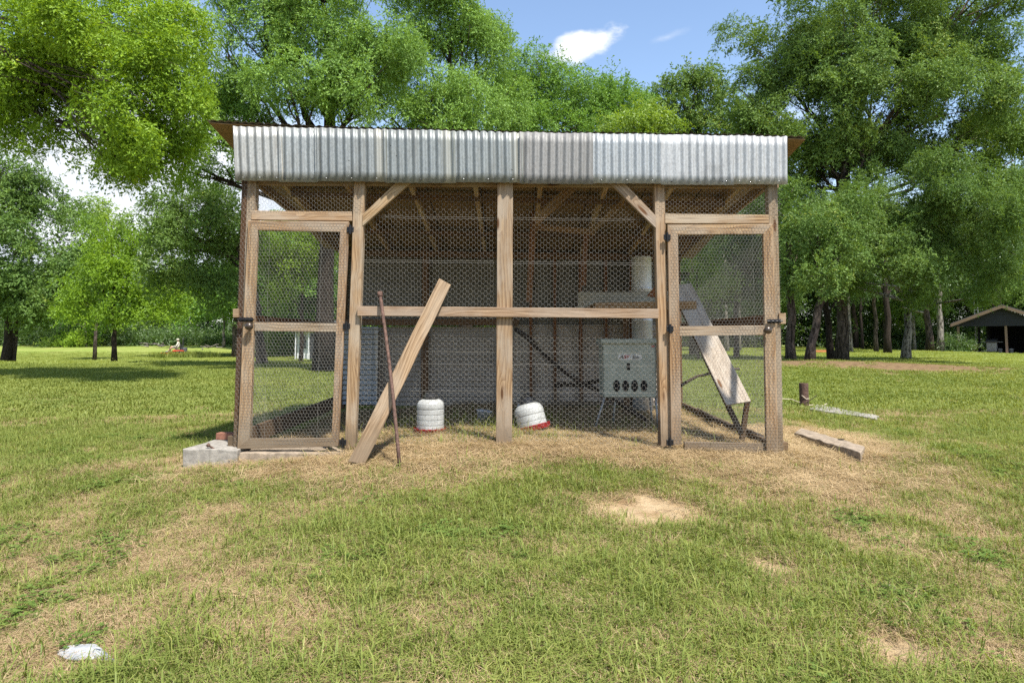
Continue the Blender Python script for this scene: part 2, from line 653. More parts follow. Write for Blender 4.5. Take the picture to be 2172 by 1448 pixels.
LABELP = plain('pale decal', (0.66, 0.66, 0.62), 0.5, 0, 0.05)
INKB = plain('black ink', (0.02, 0.02, 0.02), 0.6)
INKR = plain('red ink', (0.35, 0.01, 0.015), 0.6)
BARK = plain('bark', (0.135, 0.105, 0.085), 0.95, 0, 0.5, 14, 0.1, 1.0)
BARK_P = plain('pale bark', (0.30, 0.27, 0.235), 0.95, 0, 0.4, 12, 0.1, 0.9)
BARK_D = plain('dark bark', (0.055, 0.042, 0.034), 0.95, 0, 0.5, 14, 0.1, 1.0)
STICK = plain('bare branch', (0.085, 0.065, 0.05), 0.9, 0, 0.4, 40, 0.1, 0.6)
PALESTICK = plain('peeled stick', (0.62, 0.53, 0.40), 0.8, 0, 0.2, 40)


def bark_relief(m, sc=(9, 9, 1.6)):
    t = m.node_tree
    b = next(n for n in t.nodes if n.type == 'BSDF_PRINCIPLED')
    tc_ = node(t, 'ShaderNodeTexCoord').outputs['Object']
    n = tex_noise(t, mapping(t, tc_, sc), 1.6, 7, 0.65, 0.6)
    old = b.inputs['Base Color'].links[0].from_socket
    c = mixc(t, smooth(t, n, 0.38, 0.55), tuple([0.02, 0.016, 0.012]), old)
    t.links.new(c, b.inputs['Base Color'])
    bump(t, b, n, 1.0, 0.06)


for m_ in (BARK, BARK_P, BARK_D):
    bark_relief(m_)


def leaf_mat(name, lo_, hi_, trans=0.35, tip=None, gloss=0.05, gain=1.0):
    lo_, hi_ = tuple(x * gain for x in lo_), tuple(x * gain for x in hi_)
    m = bpy.data.materials.new(name)
    m.use_nodes = True
    t = m.node_tree
    t.nodes.clear()
    o = node(t, 'ShaderNodeOutputMaterial')
    at = node(t, 'ShaderNodeAttribute', attribute_type='INSTANCER', attribute_name='tint')
    lv = node(t, 'ShaderNodeAttribute', attribute_name='lv')
    f = math_n(t, 'ADD', math_n(t, 'MULTIPLY', at.outputs['Fac'], 0.55), math_n(t, 'MULTIPLY', lv.outputs['Fac'], 0.45))
    c = mixc(t, f, lo_, hi_)
    if tip:
        c = mixc(t, smooth(t, f, 0.74, 0.95), c, tip)
    d = node(t, 'ShaderNodeBsdfDiffuse')
    tr = node(t, 'ShaderNodeBsdfTranslucent')
    g = node(t, 'ShaderNodeBsdfGlossy')
    g.inputs['Roughness'].default_value = 0.5
    g.inputs['Color'].default_value = (0.8, 0.85, 0.8, 1)
    t.links.new(c, d.inputs[0])
    tc2 = mixc(t, 1.0, c, (1.5, 1.35, 0.45), 'MULTIPLY')
    t.links.new(tc2, tr.inputs[0])
    m1 = node(t, 'ShaderNodeMixShader'); m1.inputs[0].default_value = trans
    t.links.new(d.outputs[0], m1.inputs[1]); t.links.new(tr.outputs[0], m1.inputs[2])
    m2 = node(t, 'ShaderNodeMixShader'); m2.inputs[0].default_value = gloss
    t.links.new(m1.outputs[0], m2.inputs[1]); t.links.new(g.outputs[0], m2.inputs[2])
    t.links.new(m2.outputs[0], o.inputs[0])
    return m


LEAF = {
    'oak': leaf_mat('live oak leaves', (0.075, 0.145, 0.03), (0.20, 0.32, 0.07), 0.30, None, 0.022, 1.3),
    'bright': leaf_mat('bright elm leaves', (0.11, 0.20, 0.016), (0.27, 0.40, 0.035), 0.38, (0.40, 0.45, 0.05), 0.02, 1.15),  # brighter yellow green leaf colour
    'mid': leaf_mat('mid green leaves', (0.07, 0.155, 0.026), (0.185, 0.31, 0.055), 0.30, None, 0.022, 1.2),
    'elm': leaf_mat('cedar elm leaves', (0.06, 0.12, 0.028), (0.165, 0.25, 0.055), 0.30, (0.32, 0.36, 0.075), 0.022, 1.2),
    'lime': leaf_mat('lime green leaves', (0.13, 0.23, 0.02), (0.31, 0.43, 0.045), 0.45, (0.36, 0.40, 0.055)),
    'dark': leaf_mat('dark woodland leaves', (0.045, 0.095, 0.024), (0.12, 0.20, 0.045), 0.4),  # the darkest green of the leaf colours
    'grass': leaf_mat('grass blades', (0.125, 0.18, 0.036), (0.34, 0.37, 0.10), 0.35, (0.46, 0.44, 0.17), 0.012, 0.9),
    'weed': leaf_mat('clover leaves', (0.10, 0.17, 0.035), (0.20, 0.28, 0.065), 0.3, None, 0.012, 0.8),
    'straw': leaf_mat('dry straw', (0.34, 0.235, 0.125), (0.66, 0.52, 0.31), 0.2, None, 0.012, 0.82),
}


# ------------------------------------------------------------------ scattering (geometry nodes)
def scatter_group(name, src):
    g = bpy.data.node_groups.new(name, 'GeometryNodeTree')
    g.interface.new_socket('Geometry', in_out='INPUT', socket_type='NodeSocketGeometry')
    g.interface.new_socket('Geometry', in_out='OUTPUT', socket_type='NodeSocketGeometry')
    gi = g.nodes.new('NodeGroupInput'); go = g.nodes.new('NodeGroupOutput')
    m2p = g.nodes.new('GeometryNodeMeshToPoints')
    iop = g.nodes.new('GeometryNodeInstanceOnPoints')
    oi = g.nodes.new('GeometryNodeObjectInfo')
    oi.inputs['Object'].default_value = src
    oi.inputs['As Instance'].default_value = True
    ar = g.nodes.new('GeometryNodeInputNamedAttribute'); ar.data_type = 'FLOAT_VECTOR'; ar.inputs['Name'].default_value = 'rot'
    asc = g.nodes.new('GeometryNodeInputNamedAttribute'); asc.data_type = 'FLOAT_VECTOR'; asc.inputs['Name'].default_value = 'scl'
    e2r = g.nodes.new('FunctionNodeEulerToRotation')
    L = g.links.new
    L(gi.outputs[0], m2p.inputs['Mesh'])
    L(m2p.outputs[0], iop.inputs['Points'])
    L(oi.outputs['Geometry'], iop.inputs['Instance'])
    L(ar.outputs['Attribute'], e2r.inputs[0])
    L(e2r.outputs[0], iop.inputs['Rotation'])
    L(asc.outputs['Attribute'], iop.inputs['Scale'])
    L(iop.outputs[0], go.inputs[0])
    return g


def points_mesh(name, pos, rot, scl, tint):
    me = bpy.data.meshes.new(name)
    n = len(pos)
    me.vertices.add(n)
    me.vertices.foreach_set('co', np.asarray(pos, np.float32).ravel())
    scl = np.asarray(scl, np.float32)
    if scl.ndim == 1:
        scl = np.repeat(scl[:, None], 3, 1)
    for nm, ty, ar in (('rot', 'FLOAT_VECTOR', rot), ('scl', 'FLOAT_VECTOR', scl)):
        a = me.attributes.new(nm, ty, 'POINT')
        a.data.foreach_set('vector', np.ascontiguousarray(ar, np.float32).ravel())
    a = me.attributes.new('tint', 'FLOAT', 'POINT')
    a.data.foreach_set('value', np.asarray(tint, np.float32))
    return me


def scatter_obj(name, me, group, parent=None):
    o = bpy.data.objects.new(name, me)
    COL.objects.link(o)
    if parent is not None:
        o.parent = parent
    md = o.modifiers.new('scatter', 'NODES')
    md.node_group = group
    return o


def source(name, verts, faces, lv, mat):
    me = bpy.data.meshes.new(name)
    me.from_pydata([tuple(v) for v in verts], [], faces)
    a = me.attributes.new('lv', 'FLOAT', 'POINT')
    a.data.foreach_set('value', np.asarray(lv, np.float32))
    me.materials.append(mat)
    return bpy.data.objects.new(name, me)      # not linked: only scattered


def make_sprig(name, mat, nleaf=30, length=0.42, leaf=0.06, aspect=0.5, droop=0.25, seed=1):
    """a twig with many small folded leaves"""
    r = random.Random(seed)
    v, f, lv = [], [], []
    tw = [Vector((length * s, 0.05 * math.sin(s * 3) * length, -droop * length * s * s)) for s in np.linspace(0, 1, 5)]
    # side twigs
    stems = [tw]
    for k in range(5):
        s = 0.2 + 0.15 * k
        a = Vector((length * s, 0, -droop * length * s * s))
        sd = 1 if k % 2 else -1
        e = a + Vector((0.32, sd * r.uniform(0.30, 0.5), r.uniform(-0.15, 0.25))) * length * r.uniform(0.6, 0.95)
        stems.append([a, a.lerp(e, 0.5) + Vector((0, 0, 0.02)), e])
    for st in stems:
        for a, b_ in zip(st[:-1], st[1:]):
            i = len(v)
            w = 0.0035
            v += [a + Vector((0, 0, w)), a - Vector((0, w, w)), b_ + Vector((0, 0, w * 0.6)), b_ - Vector((0, w, w))]
            f.append((i, i + 1, i + 3, i + 2))
            lv += [0.05] * 4
    for k in range(nleaf):
        st = stems[r.randrange(len(stems))]
        j = r.randrange(len(st) - 1)
        p = st[j].lerp(st[j + 1], r.random())
        L = leaf * r.uniform(0.65, 1.2)
        M = Euler((r.uniform(-0.65, 0.65), r.uniform(-0.65, 0.6), r.uniform(-math.pi, math.pi))).to_matrix()
        i = len(v)
        w = L * aspect * 0.5
        for q in ((0, 0, 0), (L * 0.5, w, 0.12 * L), (L, 0, -0.08 * L), (L * 0.5, -w, 0.12 * L)):
            v.append(p + M @ Vector(q))
        f += [(i, i + 1, i + 2), (i, i + 2, i + 3)]
        lv += [r.random()] * 4
    return source(name, v, f, lv, mat)


SPRIG = {}


def sprig_group(kind, leaf=0.06, nleaf=30, length=0.42, aspect=0.5, droop=0.25):
    key = (kind, leaf, nleaf, length)
    if key not in SPRIG:
        s = make_sprig('sprig ' + kind, LEAF[kind], nleaf, length, leaf, aspect, droop, seed=len(SPRIG) + 3)
        SPRIG[key] = scatter_group('scatter ' + kind, s)
    return SPRIG[key]


# ------------------------------------------------------------------ ground
def ground():
    def axis(lo_, a, b, hi_, step):
        mid = list(np.arange(a, b, step))
        lft, s, x = [], step, a
        while x > lo_:
            s *= 1.07; x -= s; lft.append(x)
        rgt, s, x = [], step, b
        while x < hi_:
            s *= 1.07; x += s; rgt.append(x)
        return np.array(lft[::-1] + mid + rgt)
    xs = axis(-420, -6, 7, 420, 0.075)
    ys = axis(-60, -5.2, 7, 700, 0.075)
    X, Y = np.meshgrid(xs, ys)
    Z = terrain(X, Y)
    g, s, bq = fields(X, Y)
    Z = Z - 0.012 * bq + 0.02 * s * (fbm(X / 0.25, Y / 0.25, 91, 3) - 0.4)
    nx, ny = len(xs), len(ys)
    me = bpy.data.meshes.new('ground')
    co = np.stack([X, Y, Z], -1).reshape(-1, 3)
    idx = np.arange(nx * ny).reshape(ny, nx)
    q = np.stack([idx[:-1, :-1], idx[:-1, 1:], idx[1:, 1:], idx[1:, :-1]], -1).reshape(-1, 4)
    me.from_pydata(co.tolist(), [], q.tolist())
    me.polygons.foreach_set('use_smooth', [True] * len(me.polygons))
    ca = me.color_attributes.new('cover', 'FLOAT_COLOR', 'POINT')
    ca.data.foreach_set('color', np.stack([g, s, bq, np.ones_like(g)], -1).astype(np.float32).ravel())
    m, t, b = new_mat('lawn')
    geo = node(t, 'ShaderNodeNewGeometry').outputs['Position']
    at = node(t, 'ShaderNodeAttribute', attribute_name='cover')
    sp = node(t, 'ShaderNodeSeparateColor')
    t.links.new(at.outputs['Color'], sp.inputs[0])
    fine = tex_noise(t, geo, 55, 6, 0.7)
    mid = tex_noise(t, geo, 6, 6, 0.65)
    big = tex_noise(t, geo, 0.35, 5, 0.6)
    pv = node(t, 'ShaderNodeSeparateXYZ')
    t.links.new(geo, pv.inputs[0])
    blade = tex_noise(t, mapping(t, geo, (1.0, 0.45, 1.0)), 9, 7, 0.75)
    farf = smooth(t, pv.outputs[1], 1.0, 16.0)
    soil = mixc(t, smooth(t, fine, 0.3, 0.7), (0.20, 0.125, 0.065), (0.40, 0.285, 0.165))
    thatch = mixc(t, smooth(t, fine, 0.32, 0.66), (0.19, 0.13, 0.065), (0.54, 0.415, 0.235))
    thatch = mixc(t, smooth(t, mid, 0.35, 0.7), thatch, soil)
    gnear = mixc(t, smooth(t, fine, 0.3, 0.7), (0.11, 0.11, 0.038), (0.30, 0.265, 0.11))
    gfar = mixc(t, smooth(t, blade, 0.33, 0.68), (0.15, 0.21, 0.04), (0.33, 0.39, 0.09))
    gfar = mixc(t, math_n(t, 'MULTIPLY', smooth(t, big, 0.42, 0.68), 0.55), gfar, (0.38, 0.35, 0.13))
    gcol = mixc(t, farf, gnear, gfar)
    gm = math_n(t, 'ADD', math_n(t, 'MULTIPLY', sp.outputs[0], 0.75), math_n(t, 'MULTIPLY', math_n(t, 'SUBTRACT', mid, 0.5), 0.8))
    gm = math_n(t, 'MAXIMUM', smooth(t, gm, 0.12, 0.6), math_n(t, 'MULTIPLY', smooth(t, pv.outputs[1], 6.0, 30.0), math_n(t, 'SUBTRACT', 0.92, sp.outputs[2])))
    c = mixc(t, gm, thatch, gcol)
    c = mixc(t, math_n(t, 'MULTIPLY', sp.outputs[1], 0.85), c, mixc(t, smooth(t, fine, 0.3, 0.65), (0.27, 0.185, 0.09), (0.56, 0.43, 0.24)))
    sand = mixc(t, smooth(t, mid, 0.3, 0.7), (0.36, 0.235, 0.13), (0.58, 0.43, 0.275))
    sand = mixc(t, smooth(t, fine, 0.62, 0.75), sand, (0.20, 0.12, 0.06))
    sand = mixc(t, smooth(t, pv.outputs[1], 5.0, 9.0), sand, mixc(t, smooth(t, mid, 0.3, 0.7), (0.15, 0.09, 0.05), (0.30, 0.20, 0.11)))
    c = mixc(t, sp.outputs[2], c, sand)
    c = mixc(t, 1.0, c, (0.78, 0.80, 0.76), 'MULTIPLY')
    t.links.new(c, b.inputs['Base Color'])
    b.inputs['Roughness'].default_value = 0.95
    b.inputs['Specular IOR Level'].default_value = 0.1
    bump(t, b, math_n(t, 'ADD', math_n(t, 'MULTIPLY', fine, 0.5), math_n(t, 'ADD', mid, blade)), 0.9, 0.04)
    o = link('ground', me, m)
    tag(o, 'mown lawn of green grass, dry thatch and bare sandy patches', 'lawn', kind='structure')


ground()


# ------------------------------------------------------------------ grass
def make_blades(name, mat, n, h0, h1, w, spread, lean, seed, flat=False):
    r = random.Random(seed)
    v, f, lv = [], [], []
    for k in range(n):
        a = r.uniform(0, 2 * math.pi)
        rad = spread * math.sqrt(r.random())
        p = Vector((rad * math.cos(a), rad * math.sin(a), -0.004))
        h = r.uniform(h0, h1)
        b = r.uniform(0, 2 * math.pi)
        d = Vector((math.cos(b), math.sin(b), 0))
        s = Vector((-d.y, d.x, 0)) * (w * r.uniform(0.6, 1.2) / 2)
        if flat:
            up = r.uniform(0.0, 0.35)
            p.z = r.uniform(0.0, 0.022)
            pts = [p - d * h * 0.5, p + Vector((0, 0, 0.004 + 0.01 * r.random())) + d * h * 0.05 + s * r.uniform(-3, 3), p + d * h * 0.5 + Vector((0, 0, h * up * 0.3))]
        else:
            l = lean * r.uniform(0.3, 1.3)
            pts = [p, p + d * h * l * 0.35 + Vector((0, 0, h * 0.6)), p + d * h * l + Vector((0, 0, h * (1 - 0.35 * l)))]
        i = len(v)
        v += [pts[0] - s, pts[0] + s, pts[1] - s * 0.85, pts[1] + s * 0.85, pts[2]]
        f += [(i, i + 1, i + 3, i + 2), (i + 2, i + 3, i + 4)]
        q = r.random()
        lv += [q * 0.7, q * 0.7, q * 0.9, q * 0.9, min(1, q + 0.1)]
    return source(name, v, f, lv, mat)


def make_clover(name, mat, n, spread, seed):
    r = random.Random(seed)
    v, f, lv = [], [], []
    for k in range(n):
        a = r.uniform(0, 2 * math.pi); rad = spread * math.sqrt(r.random())
        c = Vector((rad * math.cos(a), rad * math.sin(a), r.uniform(0.012, 0.05)))
        q = r.random()
        for j in range(3):
            b = 2 * math.pi * j / 3 + r.random() * 0.6
            d = Vector((math.cos(b), math.sin(b), r.uniform(0.0, 0.5))).normalized() * r.uniform(0.012, 0.02)
            s = Vector((-d.y, d.x, 0)) * 0.55
            i = len(v)
            v += [c, c + d * 0.6 + s, c + d, c + d * 0.6 - s]
            f.append((i, i + 1, i + 2, i + 3))
            lv += [q] * 4
    return source(name, v, f, lv, mat)


def in_view(x, y, margin=1.35):
    return np.abs(x) < (y + D) * 0.75 * margin + 0.8


def spread_pts(n, d0, d1, power=1.0):
    """n points over the ground seen between two distances"""
    u = RNG.random(n)
    d = np.sqrt(d0 ** 2 + u * (d1 ** 2 - d0 ** 2)) if power == 1.0 else d0 + (d1 - d0) * u ** power
    w = d * 0.75 * 1.32 + 0.5
    x = RNG.uniform(-1, 1, n) * w
    return x, d - D


BAG = ground_hit(190, 1404)


def coop_keep(x, y):
    return ~((x > -3.0) & (x < -1.35) & (y > -0.2) & (y < 0.65)) & (np.hypot((x - BAG.x) / 0.16, (y - BAG.y) / 0.13) > 1) & ~((np.abs(x) < 2.36) & (np.abs(y) < 0.07))


def scatter_ground(name, src, x, y, smin, smax, tint, label, cat, flat=0.25, zoff=0.0, zs=1.0):
    z = terrain(x, y) + zoff
    n = len(x)
    rot = np.stack([RNG.normal(0, flat * 0.4, n), RNG.normal(0, flat * 0.4, n), RNG.uniform(0, 6.283, n)], 1)
    s = RNG.uniform(smin, smax, n)
    s = np.stack([s, s, s * zs], 1)
    me = points_mesh(name, np.stack([x, y, z], 1), rot, s, tint)
    o = scatter_obj(name, me, scatter_group('scatter ' + name, src))
    tag(o, label, cat, kind='stuff')


def grass():
    short = make_blades('short tuft', LEAF['grass'], 24, 0.03, 0.09, 0.0044, 0.11, 1.15, 1)
    tall = make_blades('tall tuft', LEAF['grass'], 9, 0.06, 0.145, 0.005, 0.06, 0.95, 2)
    farb = make_blades('far tuft', LEAF['grass'], 40, 0.03, 0.075, 0.012, 0.20, 0.8, 3)
    dry = make_blades('dry tuft', LEAF['straw'], 46, 0.05, 0.17, 0.0019, 0.12, 0.9, 4, flat=True)
    dry2 = make_blades('dry standing tuft', LEAF['straw'], 22, 0.025, 0.065, 0.003, 0.07, 1.3, 6)
    clov = make_clover('clover', LEAF['weed'], 26, 0.09, 5)
    # near short green
    x, y = spread_pts(56000, 1.9, 9.0, 1.0)
    g, s, b = fields(x, y)
    k = (RNG.random(len(x)) < g * 0.9 + 0.10 * (1 - b) * (1 - s)) & coop_keep(x, y)
    k &= ~((np.abs(x) < 2.3) & (y > 0) & (y < 3.5) & (RNG.random(len(x)) < 0.8))
    xs, ys = x[k], y[k]
    patch = fbm(xs / 0.5, ys / 0.5, 77, 3)
    ti = np.clip(0.12 + 0.9 * (patch - 0.25) + RNG.normal(0, 0.24, len(xs)), 0, 1)
    scatter_ground('short_grass', short, xs, ys, 0.7, 1.25, ti, 'short green grass growing over the lawn in front of the coop', 'grass')
    # taller tufts in patches
    x, y = spread_pts(20000, 1.9, 10.0, 1.0)
    g, s, b = fields(x, y)
    pt = sstep(0.5, 0.66, fbm(x / 0.55 + 9, y / 0.55, 101, 3))
    k = (RNG.random(len(x)) < (0.08 + g) * (0.22 + 0.7 * pt) * (1 - b) * (1 - 0.85 * s)) & coop_keep(x, y) & ~((np.abs(x) < 2.3) & (y > 0) & (y < 3.5))
    xs, ys = x[k], y[k]
    ti = np.clip(0.30 + RNG.normal(0, 0.2, len(xs)), 0, 1)
    scatter_ground('grass_tufts', tall, xs, ys, 0.6, 1.25, ti, 'taller green grass tufts standing up out of the lawn', 'grass')
    # clover patches
    x, y = spread_pts(16000, 1.9, 8.0, 1.0)
    g, s, b = fields(x, y)
    k = (fbm(x / 0.45 + 70, y / 0.45, 111, 3) > 0.62) & (RNG.random(len(x)) < 0.28) & (b < 0.3) & (s < 0.5) & coop_keep(x, y)
    xs, ys = x[k], y[k]
    scatter_ground('clover', clov, xs, ys, 0.7, 1.3, np.clip(RNG.normal(0.4, 0.2, len(xs)), 0, 1), 'low dark green clover patches among the grass', 'clover')
    # mid and far lawn
    x, y = spread_pts(42000, 8.0, 24.0, 1.0)
    g, s, b = fields(x, y)
    k = (RNG.random(len(x)) < np.clip(0.35 + g, 0, 1) * (1 - 0.95 * b) * (1 - 0.85 * s)) & coop_keep(x, y) & ~((np.abs(x) < 2.3) & (y > 0) & (y < 3.6))
    xs, ys = x[k], y[k]
    ti = np.clip(0.45 + 0.8 * (fbm(xs / 1.6, ys / 1.6, 121, 4) - 0.5) + RNG.normal(0, 0.13, len(xs)), 0, 1)
    scatter_ground('mown_grass', farb, xs, ys, 0.7, 1.2, ti, 'mown green lawn spreading to either side of the coop', 'grass', zs=0.8)
    x, y = spread_pts(45000, 24.0, 75.0, 1.0)
    g, s, b = fields(x, y)
    k = (RNG.random(len(x)) < 1 - 0.95 * b)
    xs, ys = x[k], y[k]
    ti = np.clip(0.5 + 0.9 * (fbm(xs / 5, ys / 5, 131, 4) - 0.5) + RNG.normal(0, 0.1, len(xs)), 0, 1)
    scatter_ground('distant_grass', farb, xs, ys, 1.2, 2.2, ti, 'bright green distant lawn under and between the trees', 'grass', zs=0.4)
    # dry straw and thatch
    x, y = spread_pts(40000, 1.9, 10.0, 1.0)
    g, s, b = fields(x, y)
    k = (RNG.random(len(x)) < np.clip(0.6 * (1 - g) + 0.4 + s, 0, 1) * (1 - 0.9 * b)) & ~((x > -3.0) & (x < -1.35) & (y > -0.12) & (y < 0.65))
    xs, ys = x[k], y[k]
    ti = np.clip(0.45 + 0.8 * (fbm(xs / 0.4, ys / 0.4, 141, 3) - 0.5) + RNG.normal(0, 0.16, len(xs)), 0, 1)
    scatter_ground('dry_thatch', dry, xs, ys, 0.7, 1.2, ti, 'tan dry thatch lying between the green grass', 'straw', 0.2)
    x = RNG.uniform(-3.4, 4.6, 16000); y = RNG.uniform(-1.4, 3.5, 16000)
    g, s, b = fields(x, y)
    k = (RNG.random(len(x)) < s) & ~((x > -3.0) & (x < -1.35) & (y > -0.12) & (y < 0.65))
    xs, ys = x[k], y[k]
    ti = np.clip(0.6 + 0.7 * (fbm(xs / 0.35, ys / 0.35, 151, 3) - 0.5) + RNG.normal(0, 0.18, len(xs)), 0, 1)
    scatter_ground('straw', dry, xs, ys, 0.9, 1.6, ti, 'loose tan straw strewn along the foot of the coop', 'straw', 0.3, 0.004)
    x, y = spread_pts(22000, 1.9, 9.0, 1.0)
    g, s, b = fields(x, y)
    k = (RNG.random(len(x)) < np.clip(0.7 - 0.4 * g, 0, 1) * (1 - 0.9 * b)) & coop_keep(x, y)
    xs, ys = x[k], y[k]
    ti = np.clip(0.4 + RNG.normal(0, 0.2, len(xs)), 0, 1)
    scatter_ground('dry_grass', dry2, xs, ys, 0.7, 1.3, ti, 'short withered grass standing among the green', 'straw')
    # weeds inside the run
    weedb = make_blades('weed tuft', LEAF['grass'], 14, 0.06, 0.24, 0.0042, 0.07, 0.8, 8)
    x = RNG.uniform(-1.6, 1.9, 620); y = RNG.uniform(-0.02, 1.9, 620)
    k = (fbm(x / 0.4, y / 0.4, 161, 2) > 0.42) & ((x < 0.5) | (RNG.random(620) < 0.25))
    xs, ys = x[k], y[k]
    scatter_ground('weeds', weedb, xs, ys, 0.5, 1.1, np.clip(RNG.normal(0.7, 0.2, len(xs)), 0, 1), 'thin pale green weeds growing inside the wire run', 'weeds')


grass()

# ------------------------------------------------------------------ chicken coop
XL, XR = P(505, 700).x, P(1655, 700).x
YB = 3.5
coop = empty('chicken_coop', (0, 0, 0))
tag(coop, 'open wooden chicken coop with wire netting sides and a corrugated metal fascia', 'chicken coop')


def px_board(name, q, y, t, mat, parent, tint=(1, 1, 1), **k):
    return board(name, *[P(a, b, y) for a, b in q], t, mat, parent, tint, **k)


def in_poly(u, v, poly):
    ins = np.zeros(len(u), bool)
    n = len(poly)
    for i in range(n):
        x1, y1 = poly[i]; x2, y2 = poly[(i + 1) % n]
        c = ((y1 > v) != (y2 > v)) & (u < (x2 - x1) * (v - y1) / ((y2 - y1) or 1e-9) + x1)
        ins ^= c
    return ins


def hexnet(name, poly, to3d, a, b, swap, r, parent, seed, extra=(), bulge=0.008):
    """poly in plane coordinates (u, v); to3d(u, v, w) gives the point, w out of the plane"""
    pu = [p[0] for p in poly]; pv = [p[1] for p in poly]
    u0, u1, v0, v1 = min(pu), max(pu), min(pv), max(pv)
    if swap:
        u0, u1, v0, v1 = v0, v1, u0, u1
    ni, nj = int((u1 - u0) / a) + 3, int((v1 - v0) / b) + 3
    I, J = np.meshgrid(np.arange(-1, ni), np.arange(-1, nj))
    cx = u0 + I * a + (J % 2) * a / 2
    cy = v0 + J * b
    h2, h1 = b / 3, 2 * b / 3
    E = []
    for (ax, ay, bx, by, tw) in ((a / 2, -h2, a / 2, h2, 1), (a / 2, h2, 0, h1, 0), (-a / 2, h2, 0, h1, 0)):
        E.append(np.stack([cx + ax, cy + ay, cx + bx, cy + by, np.full_like(cx, tw)], -1).reshape(-1, 5))
    E = np.concatenate(E)
    if swap:
        E = E[:, [1, 0, 3, 2, 4]]
    mid = (E[:, :2] + E[:, 2:4]) / 2
    k = in_poly(mid[:, 0], mid[:, 1], poly)
    E = E[k]
    segs = [np.asarray(e, float) for e in extra]
    if segs:
        E = np.concatenate([E, np.array([[*s[:4], 0.5] for s in segs])])

    def warp(p):
        u, v = p[:, 0], p[:, 1]
        du = 0.016 * (fbm(u / 0.22, v / 0.22, seed, 2) - 0.5)
        dv = 0.016 * (fbm(u / 0.22 + 9, v / 0.22, seed, 2) - 0.5)
        w = bulge * (fbm(u / 0.35, v / 0.35, seed + 3, 2) - 0.5) * 2
        return to3d(u + du, v + dv, w)
    A, B = warp(E[:, :2]), warp(E[:, 2:4])
    n = len(E)
    t = B - A
    t /= np.linalg.norm(t, axis=1, keepdims=True) + 1e-9
    nrm = to3d(np.array([0.0]), np.array([0.0]), np.array([1.0])) - to3d(np.array([0.0]), np.array([0.0]), np.array([0.0]))
    c = np.cross(t, nrm)
    rad = r * (1 + 0.45 * E[:, 4:5])
    V = np.zeros((n, 6, 3), np.float32)
    for q, w in enumerate((math.pi / 2, math.pi / 2 + 2.094, math.pi / 2 + 4.189)):
        o = (nrm * math.sin(w) + c * math.cos(w)) * rad
        V[:, q] = A + o
        V[:, 3 + q] = B + o
    base = (np.arange(n) * 6)[:, None, None]
    Q = np.array([[0, 1, 4, 3], [1, 2, 5, 4], [2, 0, 3, 5]])[None] + base
    me = bpy.data.meshes.new(name)
    me.vertices.add(n * 6); me.loops.add(n * 12); me.polygons.add(n * 3)
    me.vertices.foreach_set('co', V.ravel())
    me.loops.foreach_set('vertex_index', Q.ravel().astype(np.int32))
    me.polygons.foreach_set('loop_start', np.arange(0, n * 12, 4, dtype=np.int32))
    me.update(); me.validate()
    o = link(name, me, WIRE, parent)
    o['kind'] = 'stuff'
    return o


def front(y):
    return lambda u, v, w: np.stack([u, y - w, v], -1)


def ppoly(q, y):
    return [(P(a, b, y).x, P(a, b, y).z) for a, b in q]


WR = 0.00075


